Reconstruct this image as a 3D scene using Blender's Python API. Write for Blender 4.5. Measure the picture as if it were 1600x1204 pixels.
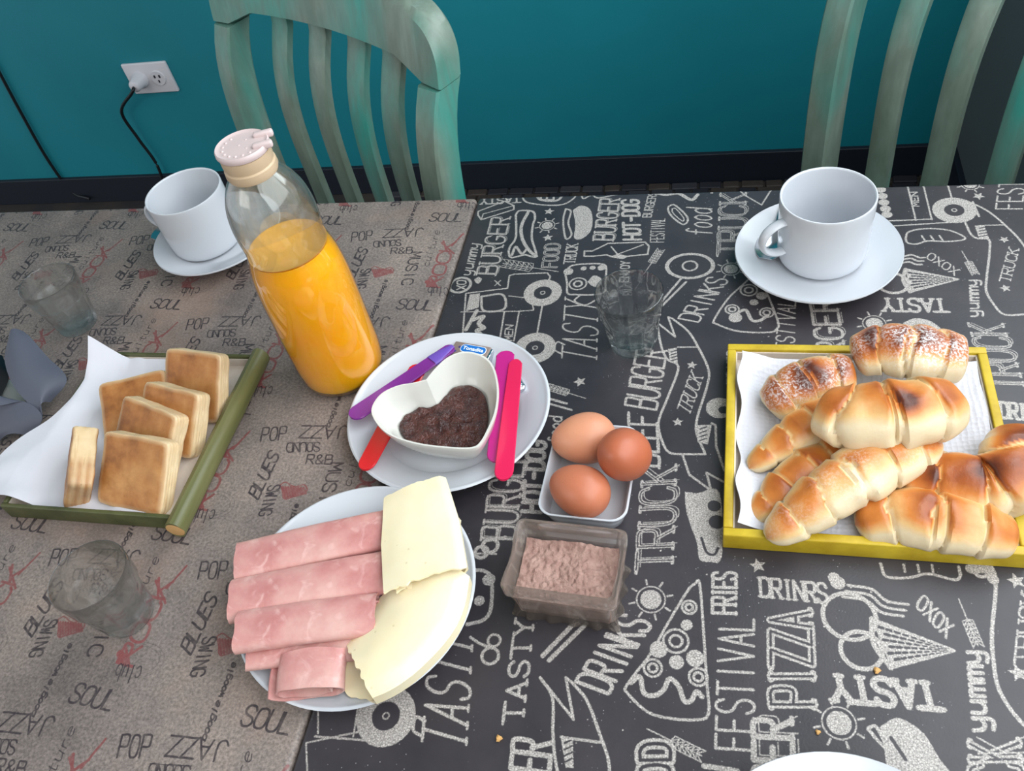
import bpy, bmesh, math, random
import numpy as np
from mathutils import Vector, Matrix, noise
random.seed(4); rng = np.random.default_rng(5)
D = bpy.data; C = bpy.context.scene.collection
for o in list(D.objects): D.objects.remove(o)
PI = math.pi
TZ = 0.75                                    # height of the table top above the floor

# ------------------------------------------------------------------ camera
F = 1345.6; TH, RO, PH = 0.827804, -0.249151, -0.365849
fw = Vector((math.sin(PH)*math.cos(TH), math.cos(PH)*math.cos(TH), -math.sin(TH)))
r0 = Vector((math.cos(PH), -math.sin(PH), 0)); u0 = r0.cross(fw)
R_ = math.cos(RO)*r0 + math.sin(RO)*u0; U_ = -math.sin(RO)*r0 + math.cos(RO)*u0
CAM = Vector((0.2781, -0.7671, TZ + 0.57))
cd = D.cameras.new('camera'); cam = D.objects.new('camera', cd); C.objects.link(cam)
cam.matrix_world = Matrix(((R_.x, U_.x, -fw.x, CAM.x), (R_.y, U_.y, -fw.y, CAM.y), (R_.z, U_.z, -fw.z, CAM.z), (0, 0, 0, 1)))
cd.sensor_width = 36; cd.lens = F/1600*36; cd.clip_start = 0.01
bpy.context.scene.camera = cam
def T(px, py, z=0.0):
    """measured position: photo pixel -> point at height z above the table top"""
    d = (px-800)*R_ - (py-602)*U_ + F*fw
    return CAM + d*((TZ+z-CAM.z)/d.z)
def TY(px, py, y):
    d = (px-800)*R_ - (py-602)*U_ + F*fw
    return CAM + d*((y-CAM.y)/d.y)

# ------------------------------------------------------------------ light
sc = bpy.context.scene
wd = D.worlds.new('room_light'); sc.world = wd; wd.use_nodes = True
bg = wd.node_tree.nodes['Background']; bg.inputs[0].default_value = (0.84, 0.92, 1.0, 1); bg.inputs[1].default_value = 0.7
def area(name, loc, target, sx, sy, power, col):
    l = D.lights.new(name, 'AREA'); l.shape = 'RECTANGLE'; l.size = sx; l.size_y = sy; l.energy = power; l.color = col
    o = D.objects.new(name, l); C.objects.link(o); o.location = loc
    o.rotation_euler = (Vector(target)-Vector(loc)).to_track_quat('-Z', 'Y').to_euler()
    return o
area('window_daylight', (0.75, -0.70, 1.70), (-0.6, -0.55, 0.90), 1.7, 1.2, 17.5, (0.93, 0.98, 1.0))
area('side_fill_light', (0.75, 0.42, 1.75), (-0.35, 0.02, 0.80), 0.5, 0.9, 5.5, (0.86, 0.96, 1.0))  # added lamp, angled to brighten the chairs' right faces and spare the back wall
area('front_fill_light', (-1.9, -2.4, 2.2), (-0.9, 0.9, 0.8), 1.8, 1.3, 17, (1.0, 0.97, 0.93))  # added fill lamp inside the room, lifts the left part of the back wall
sc.view_settings.view_transform = 'Standard'; sc.view_settings.look = 'None'
sc.view_settings.gamma = 1; sc.view_settings.use_curve_mapping = False; sc.view_settings.exposure = 0.5

# ------------------------------------------------------------------ helpers
def srgb(r, g, b):
    f = lambda c: (c/255/12.92) if c/255 <= 0.04045 else ((c/255+0.055)/1.055)**2.4
    return (f(r), f(g), f(b), 1)
class NT:
    def __init__(s, name):
        s.m = D.materials.new(name); s.m.use_nodes = True; s.t = s.m.node_tree; s.n = s.t.nodes
        s.b = s.n['Principled BSDF']; s.out = s.n['Material Output']
    def add(s, k, **kw):
        n = s.n.new(k)
        for a, v in kw.items():
            if a in n.inputs: n.inputs[a].default_value = v
            else: setattr(n, a, v)
        return n
    def link(s, a, b): s.t.links.new(a, b)
    def coord(s, which='Object'): return s.add('ShaderNodeTexCoord').outputs[which]
    def noise(s, scale, detail=3, rough=0.5, vec=None):
        n = s.add('ShaderNodeTexNoise'); n.inputs['Scale'].default_value = scale; n.inputs['Detail'].default_value = detail
        n.inputs['Roughness'].default_value = rough; s.link(vec if vec is not None else s.coord(), n.inputs['Vector']); return n.outputs['Fac']
    def ramp(s, fac, stops):
        r = s.add('ShaderNodeValToRGB'); e = r.color_ramp.elements
        while len(e) < len(stops): e.new(0.5)
        for i, (p, c) in enumerate(stops): e[i].position = p; e[i].color = c if len(c) == 4 else (*c, 1)
        s.link(fac, r.inputs[0]); return r.outputs[0]
    def mix(s, fac, a, b, mode='MIX'):
        n = s.add('ShaderNodeMix', data_type='RGBA', blend_type=mode)
        for sock, v in ((n.inputs[0], fac), (n.inputs[6], a), (n.inputs[7], b)):
            if isinstance(v, bpy.types.NodeSocket): s.link(v, sock)
            elif isinstance(v, (int, float)) and sock == n.inputs[0]: sock.default_value = v
            else: sock.default_value = v
        return n.outputs[2]
    def bump(s, h, strength=0.3, dist=0.001):
        n = s.add('ShaderNodeBump'); n.inputs['Strength'].default_value = strength; n.inputs['Distance'].default_value = dist
        s.link(h, n.inputs['Height']); s.link(n.outputs[0], s.b.inputs['Normal']); return n
    def base(s, v):
        if isinstance(v, bpy.types.NodeSocket): s.link(v, s.b.inputs['Base Color'])
        else: s.b.inputs['Base Color'].default_value = v
def plain(name, col, rough=0.5, bump=None, spec=0.5, var=None, **kw):
    t = NT(name); t.b.inputs['Roughness'].default_value = rough; t.b.inputs['Specular IOR Level'].default_value = spec
    if var:
        sc_, c2, lo, hi = var; t.base(t.ramp(t.noise(sc_, 4), [(lo, col), (hi, c2)]))
    else: t.base(col)
    if bump: t.bump(t.noise(bump[0], 3), bump[1], bump[2])
    for k, v in kw.items(): t.b.inputs[k.replace('_', ' ')].default_value = v
    return t.m

THL = {}
def thing(name, label, cat, loc=(0, 0, 0), rotz=0, group=None):
    o = D.objects.new(name, None); C.objects.link(o); o.location = loc; o.rotation_euler = (0, 0, rotz)
    o.empty_display_size = 0.02; o['label'] = label; o['category'] = cat
    if group: o['group'] = group
    return o
def tag(o, label=None, cat=None, group=None, kind=None):
    if label: o['label'] = label
    if cat: o['category'] = cat
    if group: o['group'] = group
    if kind: o['kind'] = kind
    return o
def mk(name, vf, mat, parent=None, origin=None, smooth=True, label=None, bake=None):
    """vf=(verts, faces). With origin, verts are world positions and are made relative to origin (object or parent at origin)."""
    v, f = vf
    me = D.meshes.new(name)
    if origin is not None:
        ox, oy, oz = origin; v = [(a[0]-ox, a[1]-oy, a[2]-oz) for a in v]
    me.from_pydata([tuple(a) for a in v], [], f); me.update()
    bm = bmesh.new(); bm.from_mesh(me); bmesh.ops.recalc_face_normals(bm, faces=bm.faces); bm.to_mesh(me); bm.free()
    if smooth:
        me.polygons.foreach_set('use_smooth', [True]*len(me.polygons))
        try: me.set_sharp_from_angle(angle=math.radians(40))
        except Exception: pass
    if bake is not None:
        at = me.color_attributes.new('bake', 'FLOAT_COLOR', 'POINT')
        at.data.foreach_set('color', np.array(bake, dtype=np.float32).ravel())
    for m in (mat if isinstance(mat, (list, tuple)) else [mat]): me.materials.append(m)
    o = D.objects.new(name, me); C.objects.link(o)
    if parent is not None: o.parent = parent
    elif origin is not None: o.location = origin
    if label: o['label'] = label
    return o
def dup(root, loc, rotz, label=None, group=None):
    r = root.copy(); C.objects.link(r); r.location = loc; r.rotation_euler = (0, 0, rotz)
    if label: r['label'] = label
    if group: r['group'] = group
    for ch in list(root.children):
        c = ch.copy(); C.objects.link(c); c.parent = r
        for g in list(ch.children):
            d = g.copy(); C.objects.link(d); d.parent = c
    return r
def join(*vfs):
    V, Fc = [], []
    for v, f in vfs:
        b = len(V); V += [tuple(a) for a in v]; Fc += [tuple(i+b for i in q) for q in f]
    return V, Fc
def box(x0, x1, y0, y1, z0, z1, bev=0.0):
    bm = bmesh.new(); bmesh.ops.create_cube(bm, size=1)
    for v in bm.verts:
        v.co = Vector(((x0+x1)/2+v.co.x*(x1-x0), (y0+y1)/2+v.co.y*(y1-y0), (z0+z1)/2+v.co.z*(z1-z0)))
    if bev: bmesh.ops.bevel(bm, geom=bm.edges[:], offset=bev, segments=3, affect='EDGES', profile=0.5)
    r = ([v.co.copy() for v in bm.verts], [[v.index for v in f.verts] for f in bm.faces]); bm.free(); return r
def xf(vf, M): return [M @ Vector(v) for v in vf[0]], vf[1]
def lathe(prof, n=64, close=True, cx=0, cy=0, cz=0, rf=None):
    V, Fc = [], []
    idx = []
    for (r, z) in prof:
        if r < 1e-6: idx.append([len(V)]); V.append((cx, cy, cz+z))
        else:
            row = []
            for k in range(n):
                a = 2*PI*k/n; rr = r*(rf(a, z, r) if rf else 1); row.append(len(V)); V.append((cx+rr*math.cos(a), cy+rr*math.sin(a), cz+z))
            idx.append(row)
    for a, b in zip(idx, idx[1:]):
        for k in range(n):
            if len(a) == 1 and len(b) == 1: break
            if len(a) == 1: Fc.append((a[0], b[k], b[(k+1) % n]))
            elif len(b) == 1: Fc.append((a[k], b[0], a[(k+1) % n]))
            else: Fc.append((a[k], b[k], b[(k+1) % n], a[(k+1) % n]))
    return V, Fc
def cr(pts, n=8):
    """Catmull-Rom through points"""
    P = [Vector(p) for p in pts]; out = []
    for i in range(len(P)-1):
        p0 = P[i-1] if i else P[0]*2-P[1]; p1, p2 = P[i], P[i+1]; p3 = P[i+2] if i+2 < len(P) else P[-1]*2-P[-2]
        for k in range(n):
            t = k/n; out.append(0.5*((2*p1)+(p2-p0)*t+(2*p0-5*p1+4*p2-p3)*t*t+(3*p1-p0-3*p2+p3)*t**3))
    out.append(P[-1]); return out
def smooth_prof(p, n=5): return [(max(q.x, 0), q.y) for q in cr([(a, b, 0) for a, b in p], n)]
def tube(path, rad, n=12, caps=True, up=Vector((0, 0, 1)), shape=None):
    """sweep; rad float or list; shape: list of (a,b) cross-section multipliers"""
    P = [Vector(p) for p in path]; V, Fc = [], []
    if shape is None: shape = [(math.cos(2*PI*k/n), math.sin(2*PI*k/n)) for k in range(n)]
    n = len(shape)
    for i, p in enumerate(P):
        t = (P[min(i+1, len(P)-1)]-P[max(i-1, 0)]).normalized()
        s = t.cross(up)
        if s.length < 1e-4: s = t.cross(Vector((0, 1, 0)))
        s.normalize(); w = s.cross(t)
        r = rad[i] if isinstance(rad, (list, tuple)) else rad
        ra, rb = r if isinstance(r, (tuple, list)) else (r, r)
        for a, b in shape: V.append(p+s*a*ra+w*b*rb)
    for i in range(len(P)-1):
        for k in range(n): Fc.append((i*n+k, i*n+(k+1) % n, (i+1)*n+(k+1) % n, (i+1)*n+k))
    if caps: Fc.append(tuple(range(n))); Fc.append(tuple((len(P)-1)*n+k for k in range(n)))
    return V, Fc
def prism(poly, z0, z1):
    """poly of (x,y), extruded"""
    n = len(poly); V = [(x, y, z0) for x, y in poly]+[(x, y, z1) for x, y in poly]
    return V, [tuple(range(n)), tuple(range(n, 2*n))]+[(k, (k+1) % n, n+(k+1) % n, n+k) for k in range(n)]
def loft(rings, capa=True, capb=True):
    n = len(rings[0]); V = [p for r in rings for p in r]; Fc = []
    for i in range(len(rings)-1):
        for k in range(n): Fc.append((i*n+k, i*n+(k+1) % n, (i+1)*n+(k+1) % n, (i+1)*n+k))
    if capa: Fc.append(tuple(range(n)))
    if capb: Fc.append(tuple((len(rings)-1)*n+k for k in range(n)))
    return V, Fc
def sheet(grid, th):
    """thick sheet from grid[i][j] of Vectors"""
    ni, nj = len(grid), len(grid[0]); N = [[None]*nj for _ in range(ni)]
    for i in range(ni):
        for j in range(nj):
            a = grid[min(i+1, ni-1)][j]-grid[max(i-1, 0)][j]; b = grid[i][min(j+1, nj-1)]-grid[i][max(j-1, 0)]
            n = a.cross(b); N[i][j] = n.normalized() if n.length > 1e-12 else Vector((0, 0, 1))
    V = [grid[i][j]+N[i][j]*th/2 for i in range(ni) for j in range(nj)]+[grid[i][j]-N[i][j]*th/2 for i in range(ni) for j in range(nj)]
    o = ni*nj; Fc = []
    for i in range(ni-1):
        for j in range(nj-1):
            q = (i*nj+j, i*nj+j+1, (i+1)*nj+j+1, (i+1)*nj+j); Fc.append(q); Fc.append(tuple(o+k for k in reversed(q)))
    for i in range(ni-1):
        for j in (0, nj-1): Fc.append((i*nj+j, (i+1)*nj+j, o+(i+1)*nj+j, o+i*nj+j))
    for j in range(nj-1):
        for i in (0, ni-1): Fc.append((i*nj+j, i*nj+j+1, o+i*nj+j+1, o+i*nj+j))
    return V, Fc
def rrect(hx, hy, r, n=6):
    out = []
    for (sx, sy, a0) in ((1, 1, 0), (-1, 1, PI/2), (-1, -1, PI), (1, -1, 1.5*PI)):
        for k in range(n+1):
            a = a0+PI/2*k/n; out.append((sx*(hx-r)+r*math.cos(a), sy*(hy-r)+r*math.sin(a)))
    return out

# ------------------------------------------------------------------ printed pattern rasteriser (flat print on the table vinyl)
G = {  # stroke glyphs on a 4 x 6 grid: list of polylines; leading '~' marks smooth curves
'A':['0,0 2,6 4,0','.8,2.2 3.2,2.2'],'B':['0,0 0,6','~0,6 3.3,6 3.6,4.6 3,3.2 0,3.2','~0,3.2 3.6,3.1 4.1,1.5 3.5,0 0,0'],
'C':['~4,4.8 3.2,6 1,6 0,4.5 0,1.5 1,0 3.2,0 4,1.2'],'D':['0,0 0,6','~0,6 2.6,6 4,4.6 4,1.4 2.6,0 0,0'],
'E':['4,6 0,6 0,0 4,0','0,3.1 3,3.1'],'F':['4,6 0,6 0,0','0,3.1 3,3.1'],'G':['~4,4.8 3.2,6 1,6 0,4.5 0,1.5 1,0 3,0 4,1.2 4,2.6','4,2.6 2.2,2.6'],
'H':['0,0 0,6','4,0 4,6','0,3 4,3'],'I':['2,0 2,6'],'J':['~3,6 3,1.4 2,0 .8,0 0,1.2'],'K':['0,0 0,6','4,6 0,2.6','1.3,3.6 4,0'],'L':['0,6 0,0 3.6,0'],
'M':['0,0 .3,6 2,2 3.7,6 4,0'],'N':['0,0 0,6 4,0 4,6'],'O':['~2,6 .6,5.6 0,4 0,2 .6,.4 2,0 3.4,.4 4,2 4,4 3.4,5.6 2,6'],
'P':['0,0 0,6','~0,6 3.4,6 4,4.6 3.4,2.9 0,2.9'],'R':['0,0 0,6','~0,6 3.4,6 3.9,4.6 3.3,3 0,3','1.8,3 4,0'],
'S':['~3.9,4.9 3,6 1,6 .1,4.7 .8,3.4 3.2,2.6 4,1.3 3,0 1,0 0,1.1'],'T':['0,6 4,6','2,6 2,0'],'U':['~0,6 0,1.6 1,0 3,0 4,1.6 4,6'],
'V':['0,6 2,0 4,6'],'W':['0,6 1,0 2,4 3,0 4,6'],'X':['0,0 4,6','0,6 4,0'],'Y':['0,6 2,3 4,6','2,3 2,0'],'Z':['0,6 4,6 0,0 4,0'],
'&':['~4,0 .6,4 .8,5.6 2,6 2.9,5 2,3.6 .3,2.2 .3,.6 1.6,0 3,.6 4,2.6'],'-':['.8,3 3.2,3'],
'b':['0,6 0,0','~0,2.8 1.6,3.9 3.4,3 3.4,1 1.8,0 0,.8'],'c':['~3.2,3.2 2,4 .3,3.2 0,1.8 .6,.3 2,0 3.3,.8'],'d':['3.4,6 3.4,0','~3.4,2.8 1.8,3.9 0,3 0,1 1.6,0 3.4,.8'],
'e':['~.2,2 3.3,2.3 2.9,3.7 1.5,4 .2,3 .1,1.2 1.3,0 3.2,.6'],'f':['~3.4,5.4 2.4,6 1.5,5 1.5,0','0,3.7 3,3.7'],'g':['~3.3,3.4 1.6,4 0,3 0,1 1.5,.2 3.3,1.2','~3.3,3.9 3.3,-1 2,-2 .4,-1.6'],
'i':['1.6,0 1.6,3.8','1.6,5.2 1.6,5.5'],'l':['1.6,6 1.6,0'],'k':['0,0 0,6','3,3.8 0,1.6','1,2.2 3.2,0'],'m':['0,0 0,3.9','~0,2.6 .9,3.9 1.8,3.4 1.9,0','~1.9,2.6 2.8,3.9 3.8,3.4 3.9,0'],
'n':['0,0 0,3.9','~0,2.6 1.4,3.9 3,3.4 3.2,0'],'o':['~1.7,4 .2,3 .2,1 1.7,0 3.2,1 3.2,3 1.7,4'],'r':['.4,0 .4,3.9','~.4,2.4 1.4,3.8 3,3.7'],'s':['~3,3.4 1.6,4 .4,3.2 1.4,2.2 2.8,1.4 2.4,.2 .3,.2'],
't':['~1.6,5.6 1.6,.8 2.4,0 3.4,.5','0,3.9 3.2,3.9'],'u':['~0,3.9 .1,1 1.2,0 3.2,1','3.3,3.9 3.3,0'],'w':['0,3.9 .9,0 1.9,3 2.8,0 3.8,3.9'],'y':['~0,3.9 .3,1.4 1.6,.6 3.2,1.6','~3.3,3.9 3.2,-1 2,-2 .4,-1.7'],
'a':['~3.2,3.4 1.6,4 .1,3 .1,1 1.4,0 3.2,.9','3.3,3.9 3.3,0'],' ':[]}
def gpoly(s):
    sm = s[0] == '~'; pts = [tuple(map(float, q.split(','))) for q in s.lstrip('~').split()]
    if sm: pts = [(q.x, q.y) for q in cr([(a, b, 0) for a, b in pts], 4)]
    return pts
GL = {k: [gpoly(s) for s in v] for k, v in G.items()}
class Ink:
    def __init__(s, x0, y0, w, h, res, wrap=False):
        s.x0, s.y0, s.res, s.wrap = x0, y0, res, wrap; s.nx, s.ny = int(round(w/res)), int(round(h/res)); s.w, s.h = w, h
        s.a = np.zeros((s.ny, s.nx), np.float32)
    def seg(s, p, q, r, val=1.0, arr=None):
        if s.wrap:
            for dx in (-1, 0, 1):
                for dy in (-1, 0, 1): s._seg((p[0]+dx*s.w, p[1]+dy*s.h), (q[0]+dx*s.w, q[1]+dy*s.h), r, val)
        else: s._seg(p, q, r, val)
    def _seg(s, p, q, r, val):
        ax, ay = (p[0]-s.x0)/s.res, (p[1]-s.y0)/s.res; bx, by = (q[0]-s.x0)/s.res, (q[1]-s.y0)/s.res; rr = r/s.res
        i0, i1 = int(max(min(ax, bx)-rr-2, 0)), int(min(max(ax, bx)+rr+3, s.nx)); j0, j1 = int(max(min(ay, by)-rr-2, 0)), int(min(max(ay, by)+rr+3, s.ny))
        if i0 >= i1 or j0 >= j1: return
        X, Y = np.meshgrid(np.arange(i0, i1)+.5, np.arange(j0, j1)+.5)
        dx, dy = bx-ax, by-ay; L = dx*dx+dy*dy+1e-9
        t = np.clip(((X-ax)*dx+(Y-ay)*dy)/L, 0, 1); d = np.hypot(X-ax-t*dx, Y-ay-t*dy)
        k = np.clip(rr+.5-d, 0, 1); A = s.a[j0:j1, i0:i1]
        if val > 0: np.maximum(A, k*val, out=A)
        else: A *= (1-k)
    def line(s, pts, r, val=1.0):
        for a, b in zip(pts, pts[1:]): s.seg(a, b, r, val)
    def fill(s, poly, val=1.0):
        P = np.array([((x-s.x0)/s.res, (y-s.y0)/s.res) for x, y in poly])
        i0, i1 = int(max(P[:, 0].min(), 0)), int(min(P[:, 0].max()+2, s.nx)); j0, j1 = int(max(P[:, 1].min(), 0)), int(min(P[:, 1].max()+2, s.ny))
        if i0 >= i1 or j0 >= j1: return
        X, Y = np.meshgrid(np.arange(i0, i1)+.5, np.arange(j0, j1)+.5); ins = np.zeros(X.shape, bool)
        for (xa, ya), (xb, yb) in zip(P, np.roll(P, -1, 0)):
            if abs(yb-ya) < 1e-9: continue
            ins ^= ((ya > Y) != (yb > Y)) & (X < (xb-xa)*(Y-ya)/(yb-ya)+xa)
        A = s.a[j0:j1, i0:i1]
        if val > 0: A[ins] = np.maximum(A[ins], val)
        else: A[ins] = 0
    # ---- photo-measured drawing
    def P(s, q):
        v = T(*q); return (v.x, v.y)
    def L(s, pts, r=.0006, sm=False, val=1.0, close=False):
        Q = [s.P(q) for q in pts]
        if close: Q.append(Q[0])
        if sm: Q = [(q.x, q.y) for q in cr([(a, b, 0) for a, b in Q], 6)]
        s.line(Q, r, val)
    def FL(s, pts, sm=True, val=1.0):
        Q = [s.P(q) for q in pts]
        if sm: Q = [(q.x, q.y) for q in cr([(a, b, 0) for a, b in Q+[Q[0]]], 6)]
        s.fill(Q, val)
    def circ(s, c, r, lw=.0007, fillv=None, sq=1.0):
        x, y = s.P(c); pts = [(x+r*math.cos(a), y+r*sq*math.sin(a)) for a in np.linspace(0, 2*PI, 28)]
        if fillv is not None: s.fill(pts, fillv)
        else: s.line(pts, lw)
    def text(s, word, bs, be, top, r=.0007, style='', gap=1.3, wid=None):
        A = Vector((*s.P(bs), 0)); B = Vector((*s.P(be), 0)); Tp = Vector((*s.P(top), 0))
        U = B-A; W = Tp-A; n = len(word); adv = 4+gap; tot = n*adv-gap
        for k, ch in enumerate(word):
            for pl in GL.get(ch, []):
                pts = []
                for gx, gy in pl:
                    jx = (k*adv+gx)/tot; v = A+U*jx+W*(gy/6); pts.append((v.x, v.y))
                s.line(pts, r)
                if 'o' in style: pass
            if 's' in style:
                for pl in GL.get(ch, []):
                    for (gx, gy) in (pl[0], pl[-1]):
                        if gy in (0, 6):
                            q = [A+U*((k*adv+gx+d)/tot)+W*(gy/6) for d in (-.75, .75)]; s.line([(v.x, v.y) for v in q], r*.8)
        if 'i' in style:   # inline: dark centre line
            for k, ch in enumerate(word):
                for pl in GL.get(ch, []):
                    pts = [A+U*((k*adv+gx)/tot)+W*(gy/6) for gx, gy in pl]; s.line([(v.x, v.y) for v in pts], r*.33, -1)
        if 'd' in style:   # thin drop outline along the baseline side
            off = (-W.normalized()*1.0+U.normalized()*.9)*r*1.9
            for k, ch in enumerate(word):
                for pl in GL.get(ch, []):
                    pts = [A+off+U*((k*adv+gx)/tot)+W*(gy/6) for gx, gy in pl]; s.line([(v.x, v.y) for v in pts], r*.22)
    def star(s, c, r=.006):
        x, y = s.P(c); a0 = random.random(); pts = []
        for k in range(10):
            a = a0+k*PI/5; q = r if k % 2 == 0 else r*.45; pts.append((x+q*math.cos(a), y+q*math.sin(a)))
        s.fill(pts)
    def sun(s, c, r=.006):
        s.circ(c, r, fillv=1.0); s.circ(c, r*1.35, .0005); x, y = s.P(c)
        for k in range(8):
            a = k*PI/4+.3; s.seg((x+r*1.6*math.cos(a), y+r*1.6*math.sin(a)), (x+r*2.1*math.cos(a), y+r*2.1*math.sin(a)), .0007)
    def wheat(s, a, b, n=6):
        A = Vector((*s.P(a), 0)); B = Vector((*s.P(b), 0)); U = (B-A); s.seg(A[:2], B[:2], .0004); u = U.normalized(); v = Vector((-u.y, u.x, 0)); L = U.length
        for k in range(n):
            p = A+U*(.45+.55*k/n)
            for sg in (-1, 1):
                q = p+u*L*.13+v*sg*L*.10; m = p+u*L*.03+v*sg*L*.10
                s.line([(p.x, p.y), (m.x, m.y), (q.x, q.y), (p.x, p.y)], .00035)
    def image(s, name):
        im = D.images.new(name, s.nx, s.ny, alpha=False); im.colorspace_settings.name = 'Non-Color'
        px = np.ones((s.ny, s.nx, 4), np.float32); px[..., 0] = s.a; px[..., 1] = getattr(s, 'b', s.a); px[..., 2] = 0
        im.pixels.foreach_set(px.ravel()); im.update(); im.pack(); return im

def ring(I, c, rx, w=.004, sq=1.0):
    I.circ(c, rx, fillv=1.0, sq=sq); I.circ(c, rx-w, fillv=-1, sq=sq); I.circ(c, .0022, .0005)
def pizza(I, out, rings, blobs, wav):
    I.L(out, .0009, sm=True, close=True)
    for c, r in rings: I.circ(c, r, .0008); I.circ(c, r*.5, .0009)
    for c, r in blobs: I.circ(c, r, fillv=1.0)
    I.L(wav, .0016, sm=True)
def banner(I, left, right, zig, stars, txt, patches):
    I.L(left, .0010, sm=True); I.L(right, .0010, sm=True); I.L(zig, .0009)
    for q in stars: I.star(q, .0048)
    I.text('TRUCK', *txt, r=.0006, style='s')
    for q in patches:
        I.FL(q, sm=False)
        (xa, ya), (xb, yb) = q[0], q[2]
        for k in range(1, 5): t = k/5; I.L([(xa+(xb-xa)*.3, ya+(yb-ya)*t), (xa+(xb-xa)*.9, ya+(yb-ya)*(t-.12))], .0006, val=-1)
def black_print():
    I = Ink(-.002, -.66, .60, .662, .0003); t = I.text
    t('BURGER', (775, 428), (797, 340), (745, 427), .0010, 'sd'); t('BURGER', (958, 375), (968, 311), (927, 374), .0010, 'sd')
    t('HOT-DOG', (1001, 374), (997, 312), (975, 374), .0016, '', .9); t('BURGERS', (1017, 339), (1027, 300), (1004, 339), .0006)
    t('FESTIVAL', (1037, 378), (1039, 341), (1016, 378), .0005); t('food', (1112, 367), (1112, 325), (1072, 364), .0009)
    t('TRUCK', (1163, 397), (1165, 303), (1121, 397), .0013, 'sid'); t('FOOD', (870, 417), (875, 381), (847, 417), .0012, 'i')
    t('TRUCK', (898, 411), (903, 381), (881, 411), .0007, 's'); t('yummy', (736, 430), (749, 380), (720, 428), .0008, '', .8)
    t('TASTY', (812, 307), (752, 310), (812, 316), .0010, 's'); I.circ((719, 445), .011, .0015); t('XO', (728, 452), (728, 438), (714, 452), .0008)
    I.FL([(748, 432), (753, 436), (747, 443), (741, 437)]); t('X', (782, 446), (782, 438), (773, 446), .0006)
    I.L([(747, 330), (789, 314), (803, 321), (803, 327), (752, 343), (747, 336)], .0009, close=True); I.L([(752, 343), (755, 334), (803, 321)], .0006)
    I.L([(806, 335), (812, 329), (832, 330), (836, 340), (833, 350), (831, 372), (838, 400), (820, 398), (800, 402), (795, 395), (797, 385), (806, 370)], .0012, sm=True, close=True)
    I.L([(826, 330), (815, 352), (816, 372), (826, 390), (838, 400)], .0018, sm=True); I.L([(800, 398), (806, 385), (815, 396), (824, 388)], .0014, sm=True)
    I.FL([(895, 328), (908, 321), (922, 327), (926, 345), (922, 362), (908, 373), (897, 371), (899, 350)]); I.L([(884, 326), (880, 345), (884, 372), (893, 366), (888, 348), (892, 330), (884, 326)], .0010, sm=True)
    I.star((858, 330)); I.star((856, 371)); I.sun((855, 352)); I.L([(815, 303), (822, 315), (850, 320), (880, 319), (898, 308), (896, 302)], .0010, sm=True); I.L([(838, 303), (845, 312), (870, 313), (880, 303)], .0015, sm=True)
    I.L([(908, 302), (912, 310), (925, 304), (935, 309), (965, 303)], .001, sm=True); t('E', (865, 312), (865, 304), (845, 312), .0012)
    I.L([(913, 400), (913, 392), (925, 392), (940, 385), (950, 380), (1008, 378), (1014, 384), (1012, 397), (960, 402), (948, 398), (925, 400)], .0009, close=True); I.L([(955, 385), (965, 397), (1005, 382)], .0007)
    I.FL([(953, 401), (965, 397), (980, 400), (972, 404)]); I.wheat((1006, 428), (1032, 390)); I.wheat((872, 424), (786, 411))
    I.L([(1045, 322), (1054, 320), (1072, 336), (1074, 346), (1066, 350), (1050, 338), (1044, 328)], .0010, sm=True, close=True); I.L([(1050, 326), (1056, 326), (1068, 340), (1066, 345), (1052, 333)], .0006, sm=True, close=True)
    I.circ((1078, 415), .024, fillv=1.0, sq=.8); I.circ((1078, 415), .020, fillv=-1, sq=.8); I.circ((1078, 415), .007, .001); I.sun((1142, 420), .0065)
    I.L([(883, 426), (893, 415), (915, 412), (938, 412), (947, 417), (946, 440), (945, 455), (930, 460), (900, 460), (887, 458), (886, 442)], .001, sm=True, close=True)
    I.circ((903, 443), .0085, .0008); I.circ((903, 443), .004, .001); I.circ((912, 419), .003, fillv=1); I.circ((926, 418), .003, fillv=1); I.FL([(918, 440), (928, 430), (940, 436), (936, 448), (925, 446)]); I.circ((940, 418), .004, fillv=1); I.circ((888, 424), .005, fillv=1)
    t('ENJOY', (982, 440), (984, 408), (968, 440), .0007)
    # van with two wheels
    ring(I, (848, 457), .019, .010); ring(I, (836, 543), .0195, .0105)
    I.L([(722, 535), (728, 458), (793, 450)], .0008, sm=False); I.L([(793, 450), (796, 430), (804, 428), (855, 426), (860, 432), (856, 440)], .0008); I.L([(795, 462), (830, 466), (834, 484), (811, 486), (720, 487)], .0006)
    I.L([(848, 474), (843, 500), (839, 522)], .0008); I.L([(788, 487), (781, 530)], .0008); I.L([(811, 487), (803, 532)], .0007)
    I.FL([(734, 460), (750, 458), (748, 480), (728, 486)], sm=False); I.L([(745, 485), (728, 515)], .002); I.L([(738, 500), (755, 494), (748, 505), (756, 512), (745, 516), (752, 524), (742, 530)], .0022, sm=True); I.L([(752, 463), (785, 460), (788, 482), (756, 485)], .0012, sm=True, close=True)
    t('MEN', (800, 532), (802, 508), (788, 531), .0006)
    t('TASTY', (932, 566), (934, 474), (878, 556), .0008, 's', 1.6); I.L([(878, 553), (866, 545), (871, 534), (882, 538)], .0008, sm=True); I.L([(905, 462), (898, 470), (915, 476), (935, 466)], .0009, sm=True)
    t('DRINKS', (1091, 503), (1138, 437), (1060, 497), .0009, '', 1.0); I.L([(1031, 474), (1065, 434)], .0011); I.L([(1034, 478), (1072, 440)], .0011)
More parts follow.
